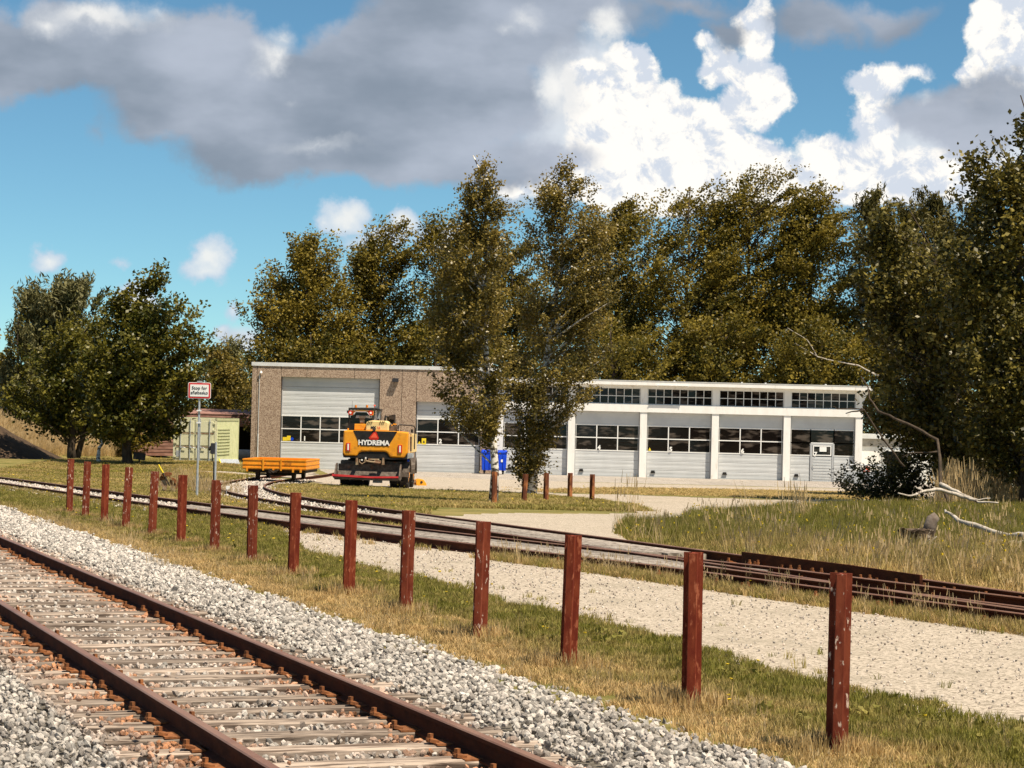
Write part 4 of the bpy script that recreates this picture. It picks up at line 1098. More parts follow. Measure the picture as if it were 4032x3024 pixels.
for x in (-1.05, -.02, .75, 1.05): MB().box((x, -.06, zb - .03), (.07, .07, .12)).build('latch', M['wagon'], wg)
MB().bb(-.85, .85, .2, ln - .2, .26, zb + .0).bb(-.1, .1, -.1, ln + .1, .28, .38).build('underframe', M['dark_frame'], wg)
MB().bb(-hw + .05, hw - .05, .3, ln - .1, zb - .12, zb).build('sole_bar', M['dark_frame'], wg)
MB().cyl((-.12, -.1, .34), (-.12, .2, .34), .09, n=10).tube([(-.2, -.08, .4), (0, -.1, .28), (.2, -.08, .4)], .025, 6).build('coupling', M['dark_frame'], wg)
for y in (.45, ln - .7):
    for x in (-.72, .72):
        MB().cyl((x - .05, y, .20), (x + .05, y, .20), .20, n=20).cyl((x + (.05 if x < 0 else -.07), y, .20), (x + (.07 if x < 0 else -.05), y, .20), .24, n=20).bb(x - .07, x + .07, y - .12, y + .12, .2, .34).build('wheel', M['dark_frame'], wg)
    MB().cyl((-.72, y, .20), (.72, y, .20), .04).build('axle', M['dark_frame'], wg)
text('lettering', 'Ls-2 NJ', .085, (.55, -.056, zb + .26), M['signblack'], wg)
wg.scale = (1, 1, 1)

# ------------------------------------------------------------------ wheeled excavator seen from behind
X, Y, Z = gobj(1485, 1925)
s_ = Y / F / 4.147                                   # metres per pixel of the enlarged photo
ex = empty('wheeled_excavator', (X, Y, Z), 0, 'orange and black wheeled excavator parked with its rear towards the tracks', 'excavator')
def Q(px_, py_):
    dx = px_ - 975
    return dx * s_, (1545 - py_ + dx * .0244) * s_
def poly(pts): return [Q(*p) for p in pts]
YAW = R(-1.2)
# counterweight
b = MB(); b.prism(poly([(404, 588), (560, 588), (1280, 604), (1462, 620), (1455, 960), (1408, 1040), (1170, 1030), (1125, 960), (1090, 938), (700, 935), (660, 960), (630, 1012), (425, 1002), (392, 960)]), 0, .75, 'y')
cwt = b.build('counterweight', M['orange'], ex, bevel=.05)
MB().prism(poly([(562, 592), (1280, 610), (1212, 730), (1135, 850), (690, 842), (645, 770)]), -.012, .01, 'y').build('black_panel', M['black'], cwt)
MB().prism(poly([(700, 940), (1088, 944), (1122, 966), (1166, 1036), (1160, 1060), (640, 1040), (634, 1010), (664, 962)]), .05, .5, 'y').build('lower_recess', M['black'], cwt)
MB().prism(poly([(392, 965), (425, 1006), (640, 1020), (1170, 1040), (1408, 1048), (1455, 965), (1450, 1060), (1180, 1066), (640, 1040), (410, 1030)]), .03, .8, 'y').build('belly_plate', M['black'], ex)
tx, tz = Q(902, 795)
text('lettering', 'HYDREMA', .245, (tx, -.022, tz), M['white'], cwt, off=.010, ext=.006, sx=1.0)
MB().prism(poly([(900, 610), (935, 612), (985, 718), (965, 745), (840, 740), (818, 712)]), -.035, -.015, 'y').build('slow_vehicle_triangle', M['redlamp'], cwt)
MB().prism(poly([(905, 632), (925, 640), (960, 712), (845, 708)]), -.042, -.036, 'y').build('triangle_core', M['redlight'], cwt)
for px_ in (486, 1333):
    py_ = 860 + (35 if px_ > 900 else 0); x, z = Q(px_, py_)
    o = MB().box((x, -.01, z), (.145, .05, .29)).build('rear_light', M['redlamp'], cwt); MB().box((x, -.038, z), (.055, .012, .23)).build('lens', M['white'], o)
# engine hood, boxes
b = MB(); b.prism(poly([(756, 596), (762, 470), (785, 440), (870, 428), (1080, 436), (1118, 450), (1130, 480), (1135, 604)]), .12, 1.1, 'y')
hd = b.build('engine_hood', M['cream'], ex, bevel=.06)
for q in (802, 828, 858, 998, 1030, 1058): x, z = Q(q, 446); MB().box((x, .14, z - .01), (.026, .12, .05)).build('vent', M['black'], hd)
x, z = Q(883, 545); text('lettering', 'MX', .125, (x, .11, z), M['signblack'], hd, off=.006); x, z = Q(968, 545); text('lettering', '16', .125, (x, .11, z), M['redlight'], hd)
x, z = Q(902, 582); MB().box((x, .0, z), (.09, .1, .09)).build('camera_housing', M['signblack'], ex)
MB().prism(poly([(566, 582), (566, 484), (742, 484), (742, 586)]), .25, .9, 'y').build('side_box', M['orange'], ex, bevel=.02)
x, z = Q(466, 572); MB().cyl((x, .2, z - .04), (x, .2, z + .04), .03, n=8).build('filler_cap', M['orange'], ex)
# cab
cb_ = empty('cab'); cb_.parent = ex
y0, y1 = .75, 2.3
b = MB()
for (xa, xb) in ((440, 470), (828, 862)):
    b.prism(poly([(xa, 580), (xa + 6, 250), (xb - 4, 250), (xb, 580)]), y0, y0 + .1, 'y')
    b.prism(poly([(xa, 580), (xa + 6, 250), (xb - 4, 250), (xb, 580)]), y1 - .1, y1, 'y')
x0, z0 = Q(440, 580); x1, z1 = Q(862, 560); b.bb(x0, x1, y0, y1, z0 - .3, z0 + .02)
b.bb(x0, x1, y0 + .02, y0 + .06, z0, z0 + .25)
b.build('cab_frame', M['black'], cb_)
MB().prism(poly([(445, 252), (448, 218), (865, 222), (862, 262)]), y0 - .12, y1 + .15, 'y').prism(poly([(862, 228), (942, 240), (940, 262), (860, 262)]), y0 + .6, y1 + .1, 'y').build('roof', M['black'], cb_)
b = MB(); b.prism(poly([(448, 258), (565, 262), (860, 262), (858, 340), (800, 350), (770, 300), (735, 282), (560, 280), (530, 310), (510, 345), (446, 330)]), y0 - .05, y0 + .04, 'y'); b.build('light_bar', M['orange'], cb_)
MB().prism(poly([(572, 252), (730, 256), (730, 276), (572, 272)]), y0 - .08, y0 - .05, 'y').build('rear_bar', M['cream'], cb_)
for px_, py_ in ((480, 300), (815, 303)):
    x, z = Q(px_, py_); o = MB().cyl((x, y0 - .12, z), (x, y0 - .02, z), .085, n=16).build('round_tail_lamp', M['redlamp'], cb_); MB().cyl((x, y0 - .13, z), (x, y0 - .12, z), .04, n=12).build('lens', M['white'], o)
MB().prism(poly([(470, 575), (474, 345), (525, 345), (560, 288), (740, 292), (790, 350), (826, 352), (828, 575)]), y0 + .05, y0 + .07, 'y').build('rear_window', M['glass'], cb_)
MB().prism(poly([(560, 388), (575, 345), (800, 352), (812, 395), (700, 380)]), y0 + .035, y0 + .05, 'y').build('painted_reflection', M['galv'], cb_)  # grey sheet imitates a reflection in the rear window
x, z = Q(672, 440); MB().box((x, y0 + .0, z), (.18, .06, .34)).cyl((x - .06, y0 - .06, z - .05), (x + .06, y0 - .06, z - .05), .06).box((x, y0 - .02, z + .15), (.22, .05, .10)).build('wiper_motor', M['steel_dark'], cb_)
x0, z0 = Q(862, 560); x1, z1 = Q(862, 262); MB().bb(x0 - .012, x0, y0 + .1, y1 - .1, z0 + .3, z1).build('side_window', M['glass'], cb_)
for px_, nm in ((560, 0), (745, 0)):
    x, z = Q(px_, 218); MB().cyl((x, y0 + .05, z), (x, y0 + .05, z + .03), .045, n=12).cyl((x, y0 + .05, z + .03), (x, y0 + .05, z + .10), .048, .04, n=12).build('beacon', M['amber'], cb_)
x, z = Q(870, 220); MB().cyl((x, y0, z), (x, y0, z + .08), .012).cyl((x, y0, z + .07), (x, y0, z + .11), .045, .03, n=12).build('antenna_dome', M['redlight'], cb_)
x, z = Q(490, 220); MB().cyl((x, y0 + .3, z), (x, y0 + .3, z + .26), .006, n=5).build('antenna', M['black'], cb_)
x, z = Q(905, 330); b = MB(); b.box((x, y0 + 1.0, z), (.13, .06, .32)); b.build('mirror', M['galv'], cb_); MB().tube([(x - .05, y0 + 1, z + .2), (x + .09, y0 + 1, z + .16), (x + .09, y0 + 1, z - .3), (x + .3, y0 + .9, z - .35)], .02, 6).build('mirror_arm', M['black'], cb_)
x, z = Q(432, 285); MB().box((x, y0, z), (.06, .1, .09)).build('marker_lamp', M['black'], cb_)
# folded boom and hoses on the right of the hood
bm_ = empty('boom'); bm_.parent = ex
P_ = lambda a, b_, y=.9: (Q(a, b_)[0], y, Q(a, b_)[1])
b = MB(); b.prism(poly([(1100, 420), (1180, 330), (1192, 335), (1196, 500), (1140, 520), (1096, 470)]), 1.2, 1.7, 'y'); b.prism(poly([(1096, 350), (1180, 330), (1190, 420), (1110, 400)]), 1.0, 1.4, 'y'); b.build('boom_arm', M['dark_frame'], bm_)
b = MB()
for k in range(4): b.tube([P_(1034 + k * 8, 500, .9 + k * .05), P_(1034 + k * 6, 400, .9), P_(1045 + k * 8, 345 + k * 6, .95), P_(1075 + k * 8, 365, 1), P_(1085 + k * 8, 470, 1.1)], .018, 6)
for k in range(3): b.tube([P_(1140, 510 + 20 * k, .5), P_(1200, 480 + 30 * k, .45), P_(1260, 520 + 20 * k, .5)], .02, 6)
b.build('hose', M['black'], bm_)
MB().cyl(P_(1150, 500, .5), P_(1240, 560, .5), .07).box(P_(1200, 560, .5), (.28, .3, .2)).build('valve_block', M['steel_dark'], bm_)
MB().box(P_(1225, 490, .42), (.12, .08, .05)).box(P_(1180, 520, .4), (.06, .06, .1)).build('fitting', M['orange'], bm_); MB().box(P_(1282, 588, .42), (.07, .07, .08)).box(P_(1215, 548, .38), (.08, .05, .06)).build('cap', M['white'], bm_)
# handrail and right flank
b = MB(); b.tube([P_(1284, 600, .3), P_(1286, 515, .3), P_(1300, 500, .3), P_(1500, 510, .3), P_(1545, 525, .35), P_(1556, 560, .4), P_(1553, 900, .5)], .022, 8); b.build('handrail', M['black'], ex)
x, z = Q(1510, 600); MB().cyl((x, .3, z - .06), (x, .3, z + .06), .04, n=10).build('side_lamp', M['black'], ex)
MB().prism(poly([(1462, 650), (1530, 655), (1537, 950), (1462, 960)]), .3, 2.4, 'y').build('side_cover', M['cream'], ex)
MB().prism(poly([(1484, 690), (1512, 692), (1514, 930), (1490, 930)]), .285, .3, 'y').build('grille', M['steel_dark'], ex)
MB().prism(poly([(1440, 968), (1532, 966), (1534, 1040), (1446, 1056)]), .15, .9, 'y').build('tool_box', M['galv'], ex, bevel=.01)
x, z = Q(1465, 1085); MB().box((x, .3, z), (.07, .1, .08)).build('blue_tank', M['blue'], ex)
MB().prism(poly([(470, 1040), (1400, 1050), (1400, 1140), (470, 1140)]), 1.2, 1.5, 'y').prism(poly([(640, 1140), (1160, 1150), (1160, 1400), (640, 1400)]), .9, 3.6, 'y').build('chassis', M['dark_frame'], ex)
MB().prism(poly([(400, 1040), (1440, 1050), (1440, 800), (400, 800)]), .75, 2.8, 'y').build('upper_body', M['black'], ex)
# rear linkage and bucket blade
lk = empty('linkage'); lk.parent = ex
b = MB()
for px_ in (640, 1068): b.prism(poly([(px_ - 14, 1150), (px_ - 10, 1040), (px_ + 8, 1040), (px_ + 14, 1150)]), -.35, .5, 'y')
b.cyl(P_(760, 1085, -.2), P_(1030, 1125, -.2), .035); b.cyl(P_(820, 1065, -.1), P_(1000, 1068, -.1), .03); b.box(P_(975, 1110, -.1), (.24, .2, .13)); b.build('link_arm', M['rustbar'], lk)
MB().tube([P_(690, 1060, -.3), P_(688, 1105, -.32), P_(730, 1135, -.32), P_(775, 1105, -.3), P_(778, 1055, -.3)], .022, 7).tube([P_(780, 1040, -.2), P_(800, 1090, -.25), P_(870, 1100, -.2)], .018, 6).build('hose', M['rustbar'], lk)
x, z = Q(725, 1070); MB().box((x, -.28, z), (.06, .05, .05)).box((x + .13, -.2, z + .07), (.05, .05, .06)).build('fitting', M['white'], lk)
bk = empty('rear_bucket'); bk.parent = ex
xa, _ = Q(300, 1200); xb, _ = Q(1350, 1200)
zt_ = Q(800, 1140)[1]; zl_ = Q(700, 1330)[1]; zb_ = Q(700, 1380)[1]
# shell: back plate, curved floor, lip
pr = [(.20, zt_), (.25, zt_), (.30, zt_ - .25), (.22, zb_ + .02), (-.35, zb_ - .02), (-.62, zb_ + .05), (-.62, zl_ + .02), (-.60, zl_ + .02), (-.58, zb_ + .09), (-.30, zb_ + .06), (.12, zb_ + .12), (.22, zt_ - .22)]
MB().prism(pr, xa + .05, xb - .02, 'x').build('shell', M['steel_dark'], bk)
MB().prism([(-.60, zl_ - .0), (-.34, zb_ + .2), (-.10, zt_ - .22), (.2, zt_ - .2), (.2, zb_ + .1), (-.3, zb_ + .04)], xa + .06, xb - .03, 'x').build('slope_plate', M['steel_dark'], bk) if False else None
for px_ in (xa, xb):
    MB().prism([(.26, zt_ + .01), (.28, zb_ + .05), (-.35, zb_ - .03), (-.66, zb_ + .02), (-.66, zl_ + .03), (-.2, zt_ - .06), (0, zt_ + .01)], px_ - .02, px_ + .03, 'x').build('side_plate', M['steel_dark'], bk)
x0, z0 = Q(272, 1306); xm, zm = Q(905, 1340); x1, z1 = Q(1338, 1338)
b = MB(); b.prism([(x0 - .02, z0 + .03), (x0 - .02, z0 - .05), (xm, zm - .05), (x1, z1 - .05), (x1, z1 + .012), (xm, zm + .012)], -.71, -.66, 'y'); b.build('lip', M['red'], bk)
MB().prism([(x0, z0 - .05), (x0 + .02, z0 - .11), (xm, zm - .13), (x1, z1 - .12), (x1, z1 - .05), (xm, zm - .05)], -.70, -.64, 'y').build('cutting_edge', M['dark_frame'], bk)
MB().bb(xa, xb, -.64, -.30, zb_ - .03, zb_ + .03).build('floor_plate', M['steel_dark'], bk)
xc_, zc_ = Q(600, 1105); MB().bb(xa + .12, xb, .3, .7, zt_ + .0, zt_ + .10).build('top_rail', M['steel_dark'], bk)
# wheels: twin tyres left and right, front and rear
def wheel(cx_, y, rad, w, parent):
    wh = empty('wheel'); wh.parent = parent
    b = MB(); n = 28; prof = [(-w / 2, rad * .62), (-w / 2, rad * .90), (-w * .40, rad * .97), (w * .40, rad * .97), (w / 2, rad * .90), (w / 2, rad * .62)]
    vs = []
    for i in range(n):
        a = 2 * math.pi * i / n
        vs += [(cx_ + p[0], y + p[1] * math.cos(a), rad + p[1] * math.sin(a)) for p in prof]
    k = 6
    b.add(vs, [(i * k + j, i * k + j + 1, ((i + 1) % n) * k + j + 1, ((i + 1) % n) * k + j) for i in range(n) for j in range(k - 1)])
    for i in range(n):
        a = 2 * math.pi * i / n; sg_ = 1 if i % 2 else -1
        b.box((cx_ + sg_ * w * .22, y + rad * .98 * math.cos(a), rad + rad * .98 * math.sin(a)), (w * .5, .06, .05), rot=(a - math.pi / 2, 0, 0))
    b.build('tyre', M['tyre'], wh)
    MB().cyl((cx_ - w * .42, y, rad), (cx_ + w * .42, y, rad), rad * .60, n=20).cyl((cx_ + w * .42, y, rad), (cx_ + w * .46, y, rad), rad * .63, rad * .5, n=20).cyl((cx_ + w * .40, y, rad), (cx_ + w * .55, y, rad), rad * .2, n=12).build('rim', M['orange'], wh)
xl = Q(415, 1400)[0]; xr = Q(1395, 1400)[0]
for y in (.85, 3.5):
    for x in (xl, xl + .50, xr - .36, xr): wheel(x, y, .50, .32, ex)
b = MB(); yy = .85
arc = [(yy + .62 * math.cos(a), .5 + .62 * math.sin(a)) for a in np.linspace(R(10), R(185), 12)]
arc2 = [(yy + .58 * math.cos(a), .5 + .58 * math.sin(a)) for a in np.linspace(R(185), R(10), 12)]
b.prism(arc + arc2, xr - .20, xr + .20, 'x')
b.build('mudguard', M['steel_dark'], ex)
b = MB(); yy = 3.5
arc = [(yy + .62 * math.cos(a), .5 + .62 * math.sin(a)) for a in np.linspace(R(0), R(180), 12)]
arc2 = [(yy + .58 * math.cos(a), .5 + .58 * math.sin(a)) for a in np.linspace(R(180), R(0), 12)]
b.prism(arc + arc2, xr - .12, xr + .24, 'x'); b.build('mudguard', M['steel_dark'], ex)
x, z = Q(875, 1460); MB().box((x, 2.9, z), (.36, .03, .11)).build('number_plate', M['white'], ex); x, z = Q(1100, 1465); MB().box((x, 3.0, z), (.12, .1, .08)).box((x + .12, 3.0, z), (.1, .1, .07)).build('steps', M['white'], ex)
ex.rotation_euler = (0, 0, YAW)
X, Y, Z = gobj(1645, 1914)
t_ = empty('grab_attachment', (X, Y, Z), R(15), 'small orange grab attachment lying on the paving right of the excavator', 'attachment')
MB().prism([(-.1, 0), (.32, 0), (.30, .12), (.18, .27), (.02, .30), (-.12, .24)], -.2, .2, 'y').build('jaw', M['orange'], t_, bevel=.02); MB().box((-.22, 0, .10), (.26, .2, .07)).build('shaft', M['rust'], t_)
MB().cyl((.1, -.22, .16), (.1, .22, .16), .05).build('pin', M['dark_frame'], t_)
cbp = [gp(1217, 1880), gp(1315, 1866)]
# ------------------------------------------------------------------ trees
def norm(a): return a / np.maximum(np.linalg.norm(a, axis=-1, keepdims=True), 1e-9)

def leaf_quads(C, L, Wd, rg, up=.9, direction=None, dirw=0.0):
    n = len(C)
    nrm = norm(rg.normal(size=(n, 3)) + np.array([0, -.15, up]))
    a = rg.normal(size=(n, 3))
    if direction is not None: a = a + direction * dirw
    a = norm(a - nrm * np.sum(a * nrm, 1, keepdims=True)); b = np.cross(nrm, a)
    L = np.asarray(L)[:, None]; Wd = np.asarray(Wd)[:, None]
    V = np.stack([C - a * L / 2, C + b * Wd / 2 - a * L * .05, C + a * L / 2, C - b * Wd / 2 - a * L * .05], 1).reshape(-1, 3)
    return V, np.arange(n * 4).reshape(-1, 4)

NTREE = 0
def tree(name, label, Y, prof, base, leafm, nclump, per, leaf=.17, cr=.6, depth=.8, trunk=.22, bark='bark', wind=(.0, .5), stretch=1.6, flat=.5,
         tone=.45, cat='tree', group=None, needle=False, limbs=60, multi=1, seed=None, top=None, inner=.5, lean=None, bdiv=10, fill=.34):
    """crown volume from the outline seen in the photograph, placed at its own distance with real depth; trunk, limbs and leaf sprays"""
    global NTREE; NTREE += 1
    rg = np.random.default_rng(seed or 100 + NTREE)
    A = []
    for vy, xl, xr in prof:
        X0, Z = at(xl * 1.8228, vy * 1.8228, Y); X1, _ = at(xr * 1.8228, vy * 1.8228, Y)
        A.append((Z, X0, X1))
    A.sort(); A = np.array(A)
    bx, _ = at(base[0] * 1.8228, base[1] * 1.8228, Y); bz = gz(bx, Y)
    root = empty(name, (bx, Y, bz), 0, label, cat, group)
    O = np.array([bx, Y, bz])
    zz = np.linspace(A[0, 0], A[-1, 0], 200); xl = np.interp(zz, A[:, 0], A[:, 1]); xr = np.interp(zz, A[:, 0], A[:, 2])
    w = (xr - xl) + .05; p = w ** 1.25; p /= p.sum()
    k = rg.choice(200, nclump, p=p)
    th = rg.uniform(0, 2 * math.pi, nclump); r = rg.random(nclump) ** inner
    cx = (xl[k] + xr[k]) / 2 + w[k] / 2 * r * np.cos(th); wd = np.minimum(w[k], np.median(w) * 1.1)
    cy = Y + wd / 2 * depth * r * np.sin(th)
    cz = zz[k] + rg.normal(0, .05, nclump)
    C = np.stack([cx, cy, cz], -1)
    zt, zb = A[-1, 0], A[0, 0]
    # most sprays sit along boughs that run from the trunk to the outline, so the crown breaks into masses with dark gaps
    nb = max(6, int(nclump / bdiv)); kb = rg.choice(200, nb, p=p); tb = rg.uniform(0, 2 * math.pi, nb); rb = rg.random(nb) ** .22
    axx = lambda z: bx + ((np.interp(z, zz, (xl + xr) / 2)) - bx) * np.clip((z - bz) / (zt - bz) * 1.15, 0, 1)
    bw = np.minimum(w[kb], np.median(w) * 1.15)
    E_ = np.stack([(xl[kb] + xr[kb]) / 2 + w[kb] / 2 * rb * np.cos(tb), Y + bw / 2 * depth * rb * np.sin(tb), zz[kb]], -1)
    z0_ = E_[:, 2] - w[kb] * rg.uniform(.12, .42, nb) * rb
    S_ = np.stack([axx(z0_), np.full(nb, Y), z0_], -1)
    bi = rg.integers(0, nb, nclump); u = .35 + .65 * rg.random(nclump) ** .7
    blen = np.linalg.norm(E_ - S_, axis=1)
    Cb = S_[bi] + (E_ - S_)[bi] * u[:, None] + rg.normal(0, 1, (nclump, 3)) * (blen[bi] * .085 + .10)[:, None] * np.array([1, 1, .55])
    Cb[:, 2] -= .10 * blen[bi] * np.sin(u * math.pi)
    lo_, hi_ = np.interp(Cb[:, 2], zz, xl), np.interp(Cb[:, 2], zz, xr)
    Cb[:, 0] = np.clip(Cb[:, 0], lo_ + .1, hi_ - .1); Cb[:, 2] = np.clip(Cb[:, 2], zb, zt)
    isb = rg.random(nclump) > fill
    C = np.where(isb[:, None], Cb, C)
    btone = rg.normal(0, .13, nb)[bi]
    # trunk centre line
    tx = np.interp(np.linspace(bz, zt, 12), zz, (xl + xr) / 2); hh = np.linspace(bz, zt, 12)
    tf = np.clip((hh - bz) / (zt - bz), 0, 1)
    tx = bx + (tx - bx) * np.clip(tf * 1.15 - .1, 0, 1) ** 1.1
    if top is not None: tx = tx + (at(top * 1.8228, 1000, Y)[0] - tx[-1]) * tf ** 1.5
    tpts = [(tx[i] - bx + (.0 if i == 0 else rg.normal(0, .06)), rg.normal(0, .06) if i else 0, hh[i] - bz - (.2 if i == 0 else 0)) for i in range(12)]
    b = MB(); b.tube(tpts, [trunk * (1.25 if i == 0 else 1.0) * (1 - .93 * (i / 11)) + .012 for i in range(12)], 10)
    if multi > 1:
        for q in range(1, multi):
            sx_ = .5 * q * (1 if q % 2 else -1); pts = [(tpts[i][0] + sx_ * min(1, i / 2 + .25), tpts[i][1] + .25 * q, tpts[i][2]) for i in range(9)]
            b.tube(pts, [trunk * .8 * (1 - .9 * i / 8) + .01 for i in range(9)], 8)
    b.build('trunk', M[bark], root, smooth=True)
    # limbs
    b = MB(); sel = rg.permutation(nclump)[:limbs]
    for i in sel:
        c = C[i] - O; d = math.hypot(c[0] - np.interp(c[2], [q[2] for q in tpts], [q[0] for q in tpts]), c[1])
        z0 = max(.25 * (zb - bz) + .3, c[2] - d * rg.uniform(.5, 1.1)); z0 = min(z0, c[2])
        x0 = np.interp(z0, [q[2] for q in tpts], [q[0] for q in tpts])
        p0 = np.array([x0, 0, z0]); mid = (p0 + c) / 2 + np.array([rg.normal(0, .12 * d), rg.normal(0, .1 * d), rg.uniform(-.05, .15) * d])
        pts = [(1 - t) ** 2 * p0 + 2 * t * (1 - t) * mid + t * t * c for t in np.linspace(0, 1, 6)]
        rr = min(trunk * .45, .014 + .013 * d)
        b.tube(pts, [rr * (1 - .85 * t) + .004 for t in np.linspace(0, 1, 6)], 4)
    b.build('limbs', M[bark], root)
    # leaf sprays
    n = nclump * per; ci = np.repeat(np.arange(nclump), per)
    outw = norm(np.where(isb[:, None], (E_ - S_)[bi] * .6 + np.array([0, 0, .12]) * blen[bi][:, None], np.stack([cx - (xl[k] + xr[k]) / 2, cy - Y, np.full(nclump, .25 * w.mean())], -1)) + 1e-4)
    dr = norm(outw * .8 + np.array([wind[0], 0, wind[1]]) + rg.normal(0, .25, (nclump, 3)))
    size = cr * rg.uniform(.55, 1.25, nclump)
    along_ = np.clip(rg.normal(0, 1, n), -1.5, 1.5)
    off = np.clip(rg.normal(0, 1, (n, 3)), -1.4, 1.4) * np.array([1, 1, flat]) * .42
    Pn = C[ci] + (dr[ci] * along_[:, None] * stretch * .5 + off) * size[ci][:, None]
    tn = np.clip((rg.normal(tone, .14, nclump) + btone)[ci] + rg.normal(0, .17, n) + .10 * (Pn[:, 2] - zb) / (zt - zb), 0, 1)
    lf = leaf * rg.uniform(.65, 1.3, n)
    if needle:
        V, Fq = leaf_quads(Pn, lf * 1.5, lf * .36, rg, up=.0, direction=norm(np.stack([dr[ci, 0], dr[ci, 1], dr[ci, 2] + .9], -1)), dirw=1.8)
    else:
        V, Fq = leaf_quads(Pn, lf, lf * .66, rg, up=1.05, direction=dr[ci], dirw=.7)
    me = fastmesh('crown', V - O, Fq, np.repeat(tn, 4)); me.materials.append(M[leafm])
    link('crown', me, root)
    return root

# left group
tree('pine_tree', 'bluish pine with upright shoots at the far left, behind the broad-leaved trees', 128,
     [(612, 105, 165), (625, 70, 210), (650, 48, 222), (690, 30, 222), (740, 22, 215), (800, 5, 210), (860, -5, 200), (920, 0, 190)], (110, 985), 'needle', 620, 90, .26, .55, .8, .25, wind=(.1, 1.2), stretch=1.9, needle=True, tone=.62)
tree('birch_sapling', 'small thin half-bare tree left of the bluish pine', 126, [(672, 28, 52), (690, 14, 60), (715, 20, 55), (760, 15, 60), (900, 20, 60)], (35, 985), 'leaf_linden', 40, 22, .13, .35, .7, .07, limbs=34, tone=.5)
tree('broadleaf_tree', 'dark broad-leaved tree with twin trunks left of the stop sign', 112,
     [(690, 170, 225), (730, 110, 250), (780, 70, 265), (830, 30, 270), (870, 5, 270), (900, 20, 262), (922, 110, 250)], (156, 990), 'leaf_linden', 330, 60, .20, .62, .8, .20, multi=2, tone=.42)
tree('broadleaf_tree', 'tall dark broad-leaved tree with a wind-bent tip directly left of the stop sign', 105,
     [(572, 330, 350), (582, 318, 384), (598, 296, 378), (615, 285, 345), (640, 245, 350), (655, 235, 410), (672, 228, 440), (700, 205, 448), (735, 190, 455), (780, 172, 452), (830, 165, 440), (870, 160, 432), (905, 178, 408), (930, 215, 385)],
     (277, 1003), 'leaf_linden', 560, 66, .20, .55, .8, .21, wind=(.35, .6), tone=.40)
tree('thin_birch', 'thin crooked white-barked birch between the two dark trunks at left', 107, [(880, 195, 230), (910, 190, 240), (935, 200, 235)], (217, 1003), 'leaf_linden', 14, 25, .16, .4, .8, .09, bark='birch_bark', limbs=10)
tree('shrub', 'low leafy shrub above the dry grass slope at the far left', 134, [(868, -40, 70), (890, -60, 130), (910, -20, 210), (928, 90, 250)], (60, 985), 'leaf_linden', 150, 55, .2, .5, .8, .05, cat='shrub', tone=.6, limbs=20)
tree('shrub', 'reddish-green shrub between the trunks behind the yard stack', 127, [(895, 165, 230), (925, 150, 345), (955, 155, 350)], (240, 985), 'leaf_beech', 90, 50, .2, .5, .8, .05, cat='shrub', tone=.6, limbs=20)
# behind the hall, from left to right
tree('far_tree', 'hazy round-topped tree far behind the container', 190, [(742, 480, 502), (752, 466, 522), (775, 462, 530), (800, 455, 560), (900, 440, 570)], (495, 990), 'needle', 120, 55, .30, .8, .8, .2, tone=.55, needle=True)
tree('far_tree', 'yellow-green bush tree behind the container and stop sign', 160, [(755, 425, 462), (775, 420, 500), (810, 410, 540), (860, 405, 560), (930, 400, 560)], (470, 990), 'leaf_birch', 220, 60, .24, .75, .8, .2, tone=.62)
tree('far_tree', 'dark rounded tree right behind the left corner of the hall', 172, [(765, 510, 560), (790, 500, 600), (860, 500, 610), (930, 500, 610)], (550, 990), 'leaf_linden', 120, 60, .24, .75, .8, .2, tone=.5)
tree('far_tree', 'low tree cut by the left edge of the picture', 150, [(728, -60, 12), (760, -70, 30), (830, -80, 50), (920, -80, 60)], (-20, 990), 'leaf_beech', 120, 60, .24, .8, .8, .2, tone=.5)
BG = 'wind-bent beeches behind the depot'
def bt(label, Y, prof, bx, nc, **kw):
    kw.setdefault('wind', (.7, .55)); kw.setdefault('stretch', 1.7); kw.setdefault('flat', .30); kw.setdefault('bdiv', 9); kw.setdefault('fill', .34)
    return tree('beech_tree', label, Y, prof, (bx, 1000), kw.pop('leafm', 'leaf_beech'), int(nc * 1.5), kw.pop('per', 84), kw.pop('leaf', .19), kw.pop('cr', .70), group=BG, **kw)
bt('golden-green beech above the left end of the hall roof', 139, [(512, 640, 700), (530, 632, 745), (560, 602, 735), (590, 580, 745), (620, 562, 765), (650, 552, 775), (665, 516, 780), (685, 512, 785), (700, 560, 790), (740, 545, 790), (790, 545, 795), (840, 545, 800)], 660, 400, tone=.62, wind=(.3, .9), limbs=90)
bt('thin open-crowned beech with a wind-swept top over door 1', 143, [(487, 830, 892), (500, 800, 897), (520, 780, 905), (545, 755, 895), (570, 745, 890), (610, 735, 890), (660, 735, 895), (710, 740, 900), (770, 735, 905), (840, 735, 905)], 830, 270, tone=.48, limbs=110, trunk=.14)
bt('wispy beech just left of the left birch crown', 141, [(473, 930, 985), (490, 915, 1010), (520, 905, 1040), (560, 885, 1060), (620, 875, 1060), (700, 860, 1070), (780, 850, 1080), (850, 850, 1080)], 960, 330, tone=.5, limbs=90)
bt('beech filling the gap between the two birch crowns', 147, [(520, 1060, 1130), (560, 1040, 1160), (640, 1020, 1200), (740, 1020, 1210), (840, 1010, 1210)], 1110, 260, tone=.45)
bt('brown-topped beech right of the right birch crown', 145, [(440, 1325, 1350), (455, 1300, 1378), (480, 1260, 1390), (540, 1230, 1400), (620, 1210, 1400), (720, 1200, 1410), (830, 1200, 1410)], 1310, 300, tone=.52)
bt('left part of the tall beech mass above doors 4 and 5', 142, [(402, 1450, 1530), (415, 1425, 1560), (440, 1388, 1600), (470, 1350, 1620), (520, 1330, 1640), (600, 1310, 1650), (700, 1300, 1650), (840, 1290, 1660)], 1480, 430, limbs=120, tone=.5)
